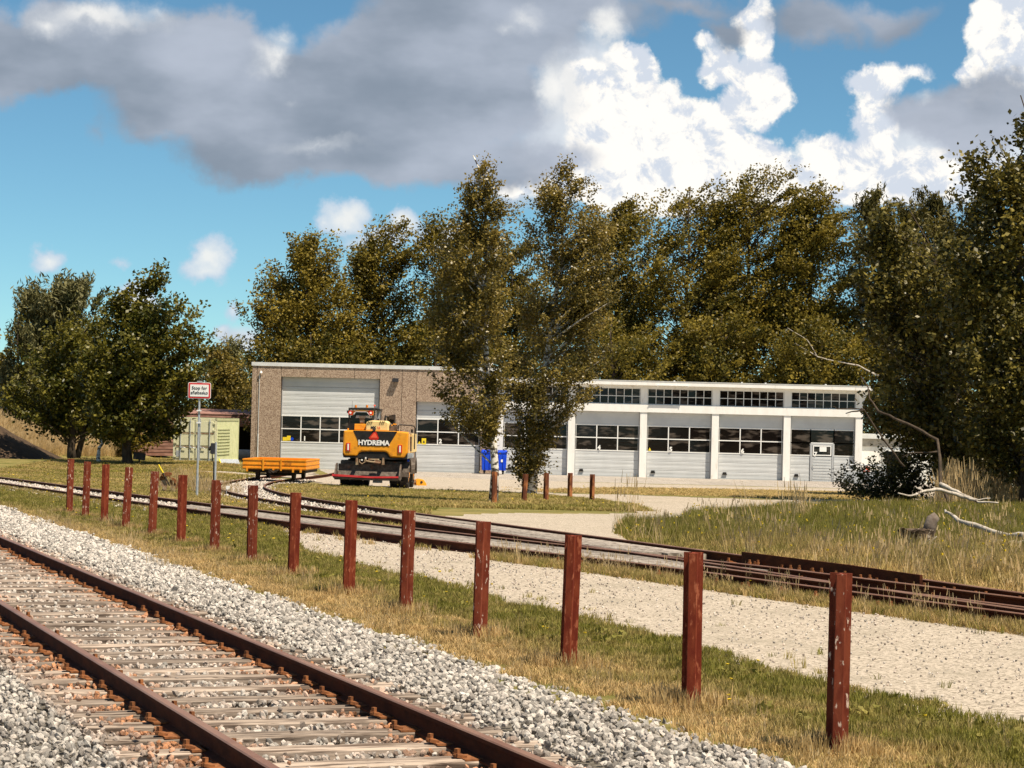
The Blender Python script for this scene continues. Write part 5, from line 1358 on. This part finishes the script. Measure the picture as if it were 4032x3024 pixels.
bt('tallest wind-swept beech in the middle of the mass above door 6', 143, [(370, 1640, 1690), (378, 1610, 1715), (390, 1565, 1735), (410, 1520, 1745), (440, 1500, 1745), (500, 1490, 1750), (600, 1480, 1760), (720, 1470, 1770), (840, 1470, 1780)], 1600, 450, limbs=120, tone=.52)
bt('right beech of the mass with branches streaming to the right above door 7', 141, [(402, 1785, 1818), (415, 1745, 1812), (435, 1715, 1818), (470, 1690, 1835), (520, 1680, 1840), (600, 1660, 1860), (700, 1650, 1870), (840, 1650, 1870)], 1730, 400, limbs=120, tone=.5)
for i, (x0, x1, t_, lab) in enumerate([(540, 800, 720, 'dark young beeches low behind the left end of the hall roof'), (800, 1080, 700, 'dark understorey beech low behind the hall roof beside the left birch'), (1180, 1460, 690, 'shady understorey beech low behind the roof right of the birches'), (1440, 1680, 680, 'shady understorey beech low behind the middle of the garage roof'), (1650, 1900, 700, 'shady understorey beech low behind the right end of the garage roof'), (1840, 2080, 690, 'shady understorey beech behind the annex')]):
    bt(lab, 136 + i % 2 * 2, [(t_, x0 + 40, x1 - 40), (t_ + 30, x0, x1), (t_ + 80, x0 - 10, x1 + 10), (950, x0, x1)], (x0 + x1) / 2, 260, tone=.30, wind=(.2, .4), stretch=1.5, per=70, cr=.7, limbs=40)  # low leaf tone puts the shade of the lower crowns into the colour
PN = 'dark pines at the right'
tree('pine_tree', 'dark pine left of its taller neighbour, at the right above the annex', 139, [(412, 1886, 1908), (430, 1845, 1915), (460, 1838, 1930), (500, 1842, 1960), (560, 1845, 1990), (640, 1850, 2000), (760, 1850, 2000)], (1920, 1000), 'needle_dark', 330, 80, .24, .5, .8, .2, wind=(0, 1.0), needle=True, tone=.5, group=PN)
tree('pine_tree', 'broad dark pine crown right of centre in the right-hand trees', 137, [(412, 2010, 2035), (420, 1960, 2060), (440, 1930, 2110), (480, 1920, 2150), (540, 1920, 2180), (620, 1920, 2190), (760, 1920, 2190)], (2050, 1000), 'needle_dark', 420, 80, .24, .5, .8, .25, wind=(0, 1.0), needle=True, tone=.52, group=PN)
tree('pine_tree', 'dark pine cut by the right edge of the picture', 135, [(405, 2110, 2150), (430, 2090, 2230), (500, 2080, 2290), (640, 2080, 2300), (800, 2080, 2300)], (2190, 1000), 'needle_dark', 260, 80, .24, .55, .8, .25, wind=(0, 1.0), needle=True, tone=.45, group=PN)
# the two birches on the grass island
Yb1 = gp(1942, 1985)[1] + .4; Yb2 = gp(2092, 1952)[1]
tree('birch_tree', 'left of the two birches on the grass island, with a thin pointed top', Yb1,
     [(335, 1014, 1024), (352, 1012, 1040), (372, 1008, 1060), (400, 1012, 1085), (425, 1000, 1108), (450, 985, 1118), (480, 965, 1105), (520, 950, 1112), (560, 930, 1108), (620, 925, 1105), (680, 920, 1105), (740, 918, 1100), (800, 925, 1095), (840, 930, 1095), (880, 925, 1085), (910, 965, 1075), (935, 1030, 1070), (960, 1052, 1068)],
     (1065, 1089), 'leaf_birch', 620, 62, .088, .27, .8, .115, 'birch_bark', wind=(.3, .3), stretch=1.7, flat=.7, tone=.55, limbs=110, top=1019, group='birches on the grass island', inner=.6)
tree('birch_tree', 'right of the two birches on the grass island, leafy down to the ground', Yb2,
     [(358, 1228, 1232), (372, 1200, 1240), (385, 1180, 1290), (405, 1170, 1292), (430, 1150, 1300), (460, 1145, 1310), (500, 1130, 1325), (560, 1120, 1330), (640, 1115, 1325), (720, 1110, 1320), (780, 1100, 1310), (830, 1090, 1300), (860, 1085, 1270), (890, 1085, 1240), (920, 1090, 1200), (960, 1100, 1195), (1000, 1102, 1190), (1040, 1115, 1175)],
     (1148, 1071), 'leaf_birch', 800, 66, .098, .33, .8, .15, 'birch_bark', wind=(.3, .3), stretch=1.7, flat=.7, tone=.50, limbs=120, top=1232, group='birches on the grass island', inner=.6)
# large-leaved trees and bushes near at the right
NR = 'large-leaved bushes at the right'
tree('alder_tree', 'large-leaved bush tree with an open lower part in front of the annex', 78,
     [(455, 1860, 1885), (490, 1850, 1960), (540, 1850, 2010), (600, 1850, 2060), (680, 1860, 2090), (760, 1885, 2100), (830, 1890, 2110), (890, 1880, 2110), (940, 1890, 2110), (975, 1940, 2110)],
     (2060, 1060), 'leaf_near', 520, 42, .18, .55, 1.0, .09, wind=(.1, .2), stretch=1.4, flat=.8, tone=.42, limbs=90, top=1960, group=NR)
tree('alder_tree', 'tallest large-leaved tree reaching up at the right edge', 74,
     [(205, 2195, 2215), (235, 2190, 2230), (290, 2190, 2260), (330, 2130, 2280), (362, 2070, 2290), (378, 2062, 2300), (400, 2100, 2300), (440, 2095, 2320), (520, 2040, 2340), (620, 2030, 2340), (740, 2040, 2350), (860, 2060, 2360), (960, 2080, 2370), (1010, 2120, 2370)],
     (2210, 1070), 'leaf_near', 820, 42, .18, .55, .8, .10, wind=(.1, .3), stretch=1.4, flat=.8, tone=.38, limbs=100, group=NR)
tree('alder_tree', 'shaded bush tree between the annex and the right edge', 88,
     [(520, 1980, 2060), (600, 1920, 2150), (720, 1900, 2230), (840, 1960, 2260), (960, 1990, 2280), (1010, 2000, 2280)],
     (2130, 1050), 'leaf_near', 620, 55, .19, .65, .9, .1, wind=(.1, .3), stretch=1.4, flat=.8, tone=.34, limbs=60, group=NR)
tree('shrub', 'low dark bush in front of door 7 and the metal barrier', 80, [(975, 1880, 1990), (1000, 1830, 2010), (1025, 1800, 2020), (1050, 1812, 2020), (1072, 1830, 2010)], (1930, 1078), 'leaf_near', 190, 40, .11, .3, .8, .03, cat='shrub', tone=.25, limbs=40, group=NR)
tree('shrub', 'dense shadowy bush at the foot of the right-hand trees', 79, [(900, 2010, 2120), (950, 1960, 2230), (1000, 1930, 2300), (1050, 1990, 2300)], (2110, 1060), 'leaf_near', 260, 40, .13, .38, 1.0, .04, cat='shrub', tone=.3, limbs=40, group=NR)

# ------------------------------------------------------------------ dead branches and stump on the right bank
def pxpath(pts, Y, y2=None):
    n = len(pts); o = []
    for i, (x, y) in enumerate(pts):
        Yi = Y + (0 if y2 is None else (y2 - Y) * i / (n - 1)); X, Z = at(x, y, Yi); o.append(Vector((X, Yi, Z)))
    return o
def dead(name, label, mainp, r0, Y, y2, twigs, mt_='deadwood'):
    P_ = pxpath(mainp, Y, y2); root = empty(name, tuple(P_[0]), 0, label, 'branch'); o = P_[0]
    n = len(P_)
    def fine(P):
        out = []
        for a, b_ in zip(P[:-1], P[1:]):
            for t in (0, .33, .66): out.append(a.lerp(b_, t) + Vector(RNG.normal(0, .012, 3)))
        return out + [P[-1]]
    f = fine(P_); MB().tube([p - o for p in f], [r0 * (1 - .72 * i / len(f)) * RNG.uniform(.85, 1.12) for i in range(len(f))], 8).build('stem', M[mt_], root, smooth=True)
    for tw in twigs:
        Q_ = fine(pxpath(tw, Y + (y2 - Y) * .4)); MB().tube([p - o for p in Q_], [r0 * .5 * (1 - .7 * i / len(Q_)) for i in range(len(Q_))], 6).build('twig', M[mt_], root, smooth=True)
dead('dead_branch', 'long pale dead branch lying out of the grass to the right edge', [(4120, 2150), (4032, 2113), (3968, 2110), (3866, 2078), (3791, 2059), (3740, 2025), (3722, 2010)], .075, 40, 43.5, [[(4010, 2118), (3990, 2140), (3960, 2142)]])
dead('dead_branch', 'crooked forked dead branch low on the ground at the right edge', [(4080, 2120), (4010, 2140), (3960, 2136), (3910, 2127), (3868, 2140), (3841, 2150), (3786, 2150)], .045, 39.5, 39.8, [[(3915, 2128), (3912, 2150), (3885, 2165)], [(3860, 2143), (3820, 2168), (3800, 2170)]])
dead('dead_branch', 'bleached bare branch end jutting left above the tall grass', [(3790, 1955), (3700, 1925), (3645, 1932), (3590, 1950), (3537, 1942)], .05, 52, 50, [[(3640, 1932), (3610, 1920), (3600, 1916)]])
dead('dead_branch', 'pale fallen branch behind the dry grass stems', [(3700, 1908), (3770, 1938), (3805, 1960), (3850, 1975), (3930, 1980)], .06, 53, 52, [[(3780, 1945), (3830, 1965), (3900, 1962)]])
dead('leaning_dead_stem', 'long curving bare stem leaning over the right end of the garage roof', [(3738, 1990), (3705, 1900), (3700, 1800), (3690, 1730), (3600, 1680), (3520, 1645), (3460, 1620), (3425, 1570), (3420, 1525), (3390, 1482)], .065, 71, 75,
     [[(3560, 1840), (3510, 1770), (3450, 1690), (3400, 1610), (3300, 1610), (3280, 1600)], [(3690, 1780), (3600, 1780), (3550, 1800)], [(3400, 1612), (3330, 1628)]], 'bark')
dead('bare_branch', 'light bare branch arching in the shade above door 7', [(3460, 1480), (3380, 1440), (3280, 1420), (3220, 1405), (3130, 1350)], .05, 133, 134, [[(3220, 1405), (3180, 1340), (3100, 1290)]])
X, Y, Z = gobj(3620, 2168); s_ = Y / F; SX, SY = X, Y
st = empty('tree_stump', (X, Y, Z), 0, 'jagged dark uprooted stump with a grey log stub on the right bank', 'stump')
b = MB(); rg = np.random.default_rng(4); n = 16; ring = []
for j, (h_, rx) in enumerate([(-.05, 30), (.10, 40), (.24, 54), (.36, 68), (.38, 58)]):
    for i in range(n):
        a = 2 * math.pi * i / n; r = rx * s_ * rg.uniform(.8, 1.2); ring.append((r * math.cos(a) - .02 * j, r * .6 * math.sin(a), h_ + (rg.uniform(-.05, .05) if j > 2 else 0)))
b.add(ring, [(j * n + i, j * n + (i + 1) % n, (j + 1) * n + (i + 1) % n, (j + 1) * n + i) for j in range(4) for i in range(n)] + [tuple(4 * n + i for i in range(n))]); b.build('root_plate', M['dead_root'], st)
b = MB(); b.tube([(x, .1, z) for x, z in [((p - 3620) * s_, (2168 - q) * s_) for p, q in [(3655, 2105), (3665, 2070), (3672, 2045), (3690, 2030)]]], [.12, .12, .11, .08], 10); b.build('log_stub', M['grey_log'], st, smooth=True)
for k in range(7): a = rg.uniform(0, 6.28); MB().tube([(.2 * math.cos(a), .12 * math.sin(a), .15), (.34 * math.cos(a), .2 * math.sin(a), .02 + rg.uniform(0, .3))], [.04, .012], 5).build('root', M['deadwood'], st)
dead('stick', 'thin pale stick lying in the grass under the dark trees at left', [(200, 1812), (215, 1820), (250, 1822)], .03, 113, 113, [])
dead('fallen_branch', 'short grey branch at the foot of the dark mound', [(105, 1765), (130, 1775), (150, 1785)], .05, 115, 115, [])

# ------------------------------------------------------------------ embankment and shade-coloured mound at the far left
ex_, ey_ = np.meshgrid(np.arange(-60, -19, .8), np.arange(112, 150, 1.0))
def bankh(X, Y):
    a = np.clip((-21.5 - X) * .24, 0, 3.2); t = np.clip((Y - 119.5) / 5, 0, 1); return a * t * t * (3 - 2 * t)
V = np.stack([ex_.ravel(), ey_.ravel(), (gzn(ex_, ey_) + bankh(ex_, ey_) - .03).ravel()], -1)
i0 = np.arange(ex_.shape[0] - 1)[:, None] * ex_.shape[1] + np.arange(ex_.shape[1] - 1)[None]
me = fastmesh('embankment', V, np.stack([i0, i0 + 1, i0 + 1 + ex_.shape[1], i0 + ex_.shape[1]], -1).reshape(-1, 4)); me.materials.append(M['grass_soil']); link('embankment', me)['kind'] = 'structure'
ex2, ey2 = np.meshgrid(np.arange(-42, -22, .4), np.arange(111, 120.1, .4))
mh = np.clip((-23.2 - ex2) * .55, 0, 3.0) * np.clip(1 - ((ey2 - 115.5) / 4.2) ** 2, 0, 1) ** .7
V = np.stack([ex2.ravel(), ey2.ravel(), (gzn(ex2, ey2) + mh - .05 + .06 * wob(ex2, ey2, 2, 3) * (mh > .05)).ravel()], -1)
i0 = np.arange(ex2.shape[0] - 1)[:, None] * ex2.shape[1] + np.arange(ex2.shape[1] - 1)[None]
me = fastmesh('shade_mound', V, np.stack([i0, i0 + 1, i0 + 1 + ex2.shape[1], i0 + ex2.shape[1]], -1).reshape(-1, 4)); me.materials.append(M['mound']); me.polygons.foreach_set('use_smooth', [True] * len(me.polygons))
tag(link('shade_mound', me), 'dark brown sloping mound coloured as the shaded bank face at the far left edge', 'mound')

# ------------------------------------------------------------------ grass, straw and flowers
def tuft_mesh(seed, n, spread, lean, w, head=False, mt_='grass', ht=(.6, 1.0)):
    rg = np.random.default_rng(seed); b = MB()
    for i in range(n):
        a = rg.uniform(0, 6.28); r = spread * rg.random() ** .5; x, y = r * math.cos(a), r * math.sin(a)
        h = rg.uniform(*ht); la = rg.uniform(0, 6.28); l = lean * rg.uniform(.2, 1) * h
        dx, dy = l * math.cos(la), l * math.sin(la); fa = rg.uniform(0, 3.14); fx, fy = math.cos(fa) * w / 2, math.sin(fa) * w / 2
        b.add([(x - fx, y - fy, 0), (x + fx, y + fy, 0), (x + dx * .4 + fx * .8, y + dy * .4 + fy * .8, h * .6), (x + dx * .4 - fx * .8, y + dy * .4 - fy * .8, h * .6), (x + dx, y + dy, h)], [(0, 1, 2, 3), (3, 2, 4)])
        if head:
            hx, hy = x + dx, y + dy; ww = w * 2.2
            b.add([(hx - ww * .5, hy, h * .82), (hx + ww * .5, hy, h * .82), (hx + ww * .3 + dx * .15, hy + dy * .1, h * 1.05), (hx - ww * .2 + dx * .15, hy + dy * .1, h * 1.05)], [(0, 1, 2, 3)])
    return b.mesh('tuft', M[mt_])
SHORT = [tuft_mesh(i, 13, .9, .7, .11) for i in range(5)]
TALL = [tuft_mesh(20 + i, 12, .35, .35, .035) for i in range(4)]
STRAW = [tuft_mesh(40 + i, 7, .22, .32, .014, True, 'straw') for i in range(4)]
def weed_mesh(seed):
    rg = np.random.default_rng(seed); n = 22
    C_ = np.stack([rg.normal(0, .45, n), rg.normal(0, .45, n), rg.uniform(.05, .6, n)], -1)
    V, Fq = leaf_quads(C_, np.full(n, .5), np.full(n, .3), rg, up=1.2); b = MB(); b.add(V.tolist(), [tuple(f) for f in Fq.tolist()]); return b.mesh('weed', M['grass'])
WEED = [weed_mesh(i) for i in range(3)]
PETAL = [MB().cyl((0, 0, .93), (0, 0, 1.0), .35, .5, 6).mesh('flower', M['flower'])]
SIDS = SIDN[np.argsort(SIDN[:, 1])]; BRS = BF[np.argsort(BF[:, 1])]
def sid_side(X, Y): return X - np.interp(Y, SIDS[:, 1], SIDS[:, 0])       # <0: our side of the siding
def cand(n, x0, x1, y0, y1):
    X, Y = RNG.uniform(x0, x1, n), RNG.uniform(y0, y1, n); P = np.stack([X, Y, gzn(X, Y)], -1); P = P[infront(P, 250, 300)]; return P
def tt(P): dx, dy = P[:, 0] - MC0.x, P[:, 1] - MC0.y; return dx * MD.x + dy * MD.y, dx * MR.x + dy * MR.y
def yaw(n): r = np.zeros((n, 3)); r[:, 2] = RNG.uniform(0, 6.28, n); r[:, :2] = RNG.normal(0, .1, (n, 2)); return r
def sc3(n, w0, w1, h0, h1): a = RNG.uniform(w0, w1, n); return np.stack([a, a, RNG.uniform(h0, h1, n)], -1)

# verge between the ballast and the gravel road, and the lawn between the tracks
P = cand(700000, -26, 9, 12.5, 84); s, t = tt(P); sd = sid_side(P[:, 0], P[:, 1])
edge = 2.62 + .14 * wob(s, s * .3, 2.1, 2)
gd = polydist(P[:, 0], P[:, 1], GRW); ing = inpoly(P[:, 0], P[:, 1], GRW)
k = (t > edge - .05) & (sd < -.18) & (~ing | (gd < .16 * (1 + wob(P[:, 0], P[:, 1], 2.5, 6))) | ((wob(P[:, 0], P[:, 1], 1.9, 11) > .25) & (RNG.random(len(P)) < .22 * np.exp(-gd / .3)))) & (RNG.random(len(P)) < np.clip(24 / P[:, 1], .22, 1) * np.where(t - edge < .12, .5, 1))
P, t, s, edge = P[k], t[k], s[k], edge[k]; dd = t - edge
dryw = np.clip(1.25 - dd / (1.05 + .35 * wob(P[:, 0], P[:, 1], 1.3, 5)) * .9, 0, 1); dryw = np.where(P[:, 1] > 30, dryw * .9, dryw)
dryw = np.clip(dryw + .12 + .30 * wob(P[:, 0], P[:, 1], 2.7, 9) + RNG.normal(0, .14, len(P)), 0, 1)
bare = (wob(P[:, 0], P[:, 1], 4.1, 3) > .62) & (dd < 1.1)
P, dryw, dd = P[~bare], dryw[~bare], dd[~bare]
n = len(P); print('verge tufts', n)
sc = sc3(n, .05, .085, .035, .085); sc[:, 2] *= np.where(dryw > .6, .85, 1.15) * (1 + .5 * wob(P[:, 0], P[:, 1], 3, 1).clip(0, 1)); sc *= (1 + np.clip(P[:, 1] - 20, 0, 60) / 45)[:, None]
sc[:, 2] /= (1 + np.clip(P[:, 1] - 20, 0, 60) / 70)
scatter('verge_grass', P, yaw(n), sc, RNG.integers(0, 5, n), dryw * .95, SHORT, 'short green and dry brown grass of the verge and lawn between the tracks', 'grass')
# taller dry stems at the ballast edge and round the post feet
k = RNG.random(n) < np.where((dd < .75) & (dryw > .5), .055, .002); Q_ = P[k]
nf = len(Q_); print('verge straw', nf)
scatter('verge_straw', Q_, yaw(nf), sc3(nf, .12, .22, .10, .24), RNG.integers(0, 4, nf), np.ones(nf), STRAW, 'pale dry grass stems along the ballast edge and post feet', 'dry grass')
fp = []
for o in [o for o in COL.objects if o.name.startswith('rail_post')]:
    m_ = 60; a = RNG.uniform(0, 6.28, m_); r = RNG.uniform(.08, .32, m_); fp.append(np.stack([o.location.x + r * np.cos(a), o.location.y + r * np.sin(a), np.full(m_, o.location.z + .25)], -1))
fp = np.concatenate(fp); nf = len(fp)
scatter('post_foot_grass', fp, yaw(nf), sc3(nf, .05, .10, .07, .20), RNG.integers(0, 5, nf), RNG.uniform(.75, 1, nf), SHORT, 'straw-coloured grass tufts round the feet of the rail posts', 'dry grass')
k = RNG.random(n) < np.where((dryw < .45), .004, .0006) ; Q_ = P[k]; nf = len(Q_)
scatter('lawn_flowers', Q_, yaw(nf), sc3(nf, .018, .03, .09, .13) * (1 + Q_[:, 1:2] / 60), np.zeros(nf), np.zeros(nf), PETAL, 'tiny yellow flowers in the grass beside the tracks', 'flowers')
k = (RNG.random(n) < .012) & (dryw < .5); Q_ = P[k]; nf = len(Q_)
scatter('lawn_weeds', Q_, yaw(nf), sc3(nf, .08, .16, .08, .16), RNG.integers(0, 3, nf), RNG.uniform(0, .2, nf), WEED, 'broad-leaved weeds in the lawn between the tracks', 'weeds')

# beyond the siding: island, left lawn and yard
YDP = YDW
P = cand(480000, -48, 18, 30, 122); sd = sid_side(P[:, 0], P[:, 1]); bd_ = P[:, 0] - np.interp(P[:, 1], BRS[:, 1], BRS[:, 0])
iny = inpoly(P[:, 0], P[:, 1], YDP); yd = polydist(P[:, 0], P[:, 1], YDP)
bn_ = (bd_ > -1.9) & (bd_ < .25) & (P[:, 1] < 96)
k = (sd > 1.75) & ~bn_ & (~iny | (yd < .4)) & ~((P[:, 0] > -14.6) & (P[:, 0] < 24) & (P[:, 1] > YB - 14.0)) & ~((P[:, 0] > -2) & (P[:, 1] < 60)) & ~((P[:, 1] > 84) & (P[:, 0] > -11) )
k &= ~((P[:, 1] > 95) & (P[:, 1] < 112) & (P[:, 0] > -17) & (wob(P[:, 0] * .5, P[:, 1], .8, 2) > .25))
k &= RNG.random(len(P)) < .55
P = P[k]; n = len(P); print('far grass', n)
tnt = np.clip(.34 + .33 * wob(P[:, 0], P[:, 1], .55, 2) + RNG.normal(0, .15, n), 0, 1)
scatter('yard_grass', P, yaw(n), sc3(n, .16, .26, .07, .14), RNG.integers(0, 5, n), tnt, SHORT, 'yellow-green grass of the island and the yard left of the hall', 'grass')
k = RNG.random(n) < .012; Q_ = P[k]; nf = len(Q_)
scatter('yard_flowers', Q_, yaw(nf), sc3(nf, .04, .06, .18, .22), np.zeros(nf), np.zeros(nf), PETAL, 'yellow flowers dotted over the grass island', 'flowers')
# thin grass strip in front of the paving
P = np.stack([RNG.uniform(1, 20, 5000), RNG.uniform(82, 96, 5000)], -1); kk = inpoly(P[:, 0], P[:, 1], [gp(x, y) for x, y in [(2150, 1935), (2500, 1926), (3000, 1936), (3500, 1948), (3500, 1968), (3000, 1972), (2500, 1953), (2200, 1947)]]); P = P[kk]
P = np.concatenate([P, P + RNG.normal(0, .8, P.shape)]); n = len(P); P = np.stack([P[:, 0], P[:, 1], gzn(P[:, 0], P[:, 1]) + .03], -1)
scatter('strip_grass', P, yaw(n), sc3(n, .16, .3, .05, .09), RNG.integers(0, 5, n), RNG.uniform(.35, .95, n), SHORT, 'thin yellowish grass strip in front of the garage paving', 'grass')

# right bank: tall grass
P = cand(520000, -3, 30, 24, 80); sd = sid_side(P[:, 0], P[:, 1]); bd_ = P[:, 0] - np.interp(P[:, 1], BRS[:, 1], BRS[:, 0])
iny = inpoly(P[:, 0], P[:, 1], YDP); px_, py_ = proj(P)
k = (bd_ > .35) & ~iny & ((px_ > 2440) | (P[:, 1] < 45)) & ~((px_ < 2700) & (py_ < 2075)) & (py_ > 1985 - (px_ - 3100).clip(0) * .06) & (RNG.random(len(P)) < np.clip(1.15 - P[:, 1] / 90, .3, 1))
P, bd_, px_, py_ = P[k], bd_[k], px_[k], py_[k]
low = np.clip((bd_ - .3) / 2.2, .2, 1)
dry = np.clip(1.15 - (P[:, 1] - 27) / 16 + .4 * wob(P[:, 0], P[:, 1], .9, 7), .05, 1)
bare = (wob(P[:, 0], P[:, 1], 1.6, 4) > .45) & (P[:, 1] < 38) & (px_ > 3500)
k = ~bare | (RNG.random(len(P)) < .12); k &= RNG.random(len(P)) < .6; k &= np.hypot(P[:, 0] - SX, (P[:, 1] - SY + .6) * .6) > .62; P, low, dry = P[k], low[k], dry[k]; n = len(P); print('bank', n)
tl = RNG.random(n) < .55
Q_ = P[~tl]; nf = len(Q_)
scatter('bank_grass', Q_, yaw(nf), sc3(nf, .10, .18, .07, .16) * np.stack([np.ones(nf)] * 2 + [low[~tl]], -1), RNG.integers(0, 5, nf), np.clip(dry[~tl] * .8 + RNG.normal(0, .15, nf), 0, 1), SHORT, 'short grass and moss on the bank right of the siding', 'grass')
Q_ = P[tl]; nf = len(Q_)
scatter('bank_tall_grass', Q_, yaw(nf), sc3(nf, .28, .45, .18, .42) * np.stack([np.ones(nf)] * 2 + [low[tl]], -1), RNG.integers(0, 4, nf), np.clip(dry[tl] * .75 + RNG.normal(0, .15, nf), 0, 1), TALL, 'tall yellow-green grass on the bank right of the siding', 'grass')
k = RNG.random(n) < .022 * (.35 + dry) * (wob(P[:, 0], P[:, 1], 1.4, 8) > -.1); Q_ = P[k]; nf = len(Q_)
rt = yaw(nf); 
scatter('bank_straw', Q_, rt, sc3(nf, .5, .9, .35, .68), RNG.integers(0, 4, nf), np.ones(nf), STRAW, 'pale straw stems standing in the bank grass', 'dry grass')
k = RNG.random(n) < .006; Q_ = P[k]; nf = len(Q_)
scatter('bank_flowers', Q_, yaw(nf), sc3(nf, .03, .045, .28, .4), np.zeros(nf), np.zeros(nf), PETAL, 'yellow flower heads dotted in the bank grass', 'flowers')
# reed-like stems in front of the bushes
n = 420; X = []; 
pts = []
for i in range(n):
    px0 = RNG.uniform(3690, 4120); py0 = RNG.uniform(1965, 2000); X, Y = gp(px0, py0 + 8); pts.append((X, Y, gz(X, Y)))
P = np.array(pts)
scatter('reed_stems', P, yaw(n) * np.array([1.4, 1.4, 1]), sc3(n, .7, 1.3, .8, 1.75), RNG.integers(0, 4, n), np.ones(n), STRAW, 'long bleached reed stems in front of the dark bushes at right', 'reeds')
pts = []
for px0, py0, hgt in [(3130, 2050, 1.0), (3110, 2070, .9), (3145, 2065, .8), (2480, 2085, .5), (3000, 2100, .6)]:
    X, Y = gp(px0, py0); pts += [(X + RNG.normal(0, .1), Y + RNG.normal(0, .1), gz(X, Y)) for _ in range(4)]
P = np.array(pts); n = len(P)
scatter('bank_stalks', P, yaw(n), sc3(n, .5, .8, .9, 1.25), RNG.integers(0, 4, n), np.ones(n), STRAW, 'tallest lone pale stalks near the left tip of the bank', 'dry grass')
# fringe along our side of the siding
idx = RNG.integers(0, len(SIDN) - 1, 16000); f = RNG.random(16000)[:, None]; p = SIDN[idx] * (1 - f) + SIDN[idx + 1] * f
p = p + np.stack([np.full(16000, -.93), np.full(16000, -.36)], -1) * RNG.uniform(.04, .62, 16000)[:, None]
k = (p[:, 1] < 33.5) | ((p[:, 1] > 50) & (RNG.random(16000) < .4)) | ((wob(p[:, 0], p[:, 1], 3, 2) > .5) & (RNG.random(16000) < .25)); p = p[k]
P = np.stack([p[:, 0], p[:, 1], gzn(p[:, 0], p[:, 1])], -1); P = P[infront(P)]; n = len(P)
scatter('siding_fringe', P, yaw(n), sc3(n, .06, .11, .06, .15), RNG.integers(0, 5, n), np.clip(RNG.normal(.5, .25, n), 0, 1), SHORT, 'grass fringe growing against the near siding rail', 'grass')
k = RNG.random(n) < .035; Q_ = P[k & (P[:, 1] < 35)]; nf = len(Q_)
scatter('siding_stalks', Q_, yaw(nf), sc3(nf, .25, .4, .2, .42), RNG.integers(0, 4, nf), np.ones(nf), STRAW, 'thin dry stalks beside the siding rail at the lower right', 'dry grass')
# dry grass on the embankment, tufts by the lever and sign
P = cand(14000, -60, -20, 119, 132); P[:, 2] += bankh(P[:, 0], P[:, 1]); P = P[bankh(P[:, 0], P[:, 1]) > .12]; n = len(P)
r_ = yaw(n); r_[:, 1] = .35; r_[:, 2] *= .08
scatter('embankment_grass', P, r_, sc3(n, .5, .8, .6, 1.05), RNG.integers(0, 4, n), np.ones(n), STRAW, 'tall wind-bent dry grass on the left embankment', 'dry grass')
P = cand(9000, -60, -20, 118, 130); P[:, 2] += bankh(P[:, 0], P[:, 1]); P = P[bankh(P[:, 0], P[:, 1]) > .1]; n = len(P)
scatter('embankment_tufts', P, yaw(n), sc3(n, .4, .6, .4, .7), RNG.integers(0, 4, n), RNG.uniform(.7, 1, n), TALL, 'yellow dry tufts covering the left embankment', 'dry grass')
pts = []
for px0, py0, m_, hh in [(760, 1945, 50, .55), (720, 1930, 50, .5), (800, 1935, 50, .5), (860, 1950, 40, .4), (735, 1900, 30, .6), (905, 1945, 25, .35), (200, 2090, 12, .35), (260, 2100, 10, .3), (520, 2160, 14, .3), (650, 2230, 12, .28), (430, 2085, 12, .28), (1180, 2310, 14, .2)]:
    X, Y = gp(px0, py0)
    for _ in range(m_): q = RNG.normal(0, 1, 2) * np.array([.35, 1.2]) * (1 if Y > 50 else .25); pts.append((X + q[0], Y + q[1], gz(X, Y), hh * RNG.uniform(.7, 1.2)))
P = np.array(pts); n = len(P)
scatter('straw_tufts', P[:, :3], yaw(n), np.stack([P[:, 3], P[:, 3], P[:, 3]], -1), RNG.integers(0, 4, n), np.ones(n), STRAW, 'pale straw tufts by the lever, the stop sign and the post row', 'dry grass')
# green plants against the shed opening
tree('shrub', 'leafy shrub inside the dark shed opening beside the hall', 133, [(905, 930, 970), (925, 922, 985), (955, 920, 988)], (955, 975), 'leaf_near', 26, 30, .13, .32, .6, .02, cat='shrub', tone=.6, limbs=10)
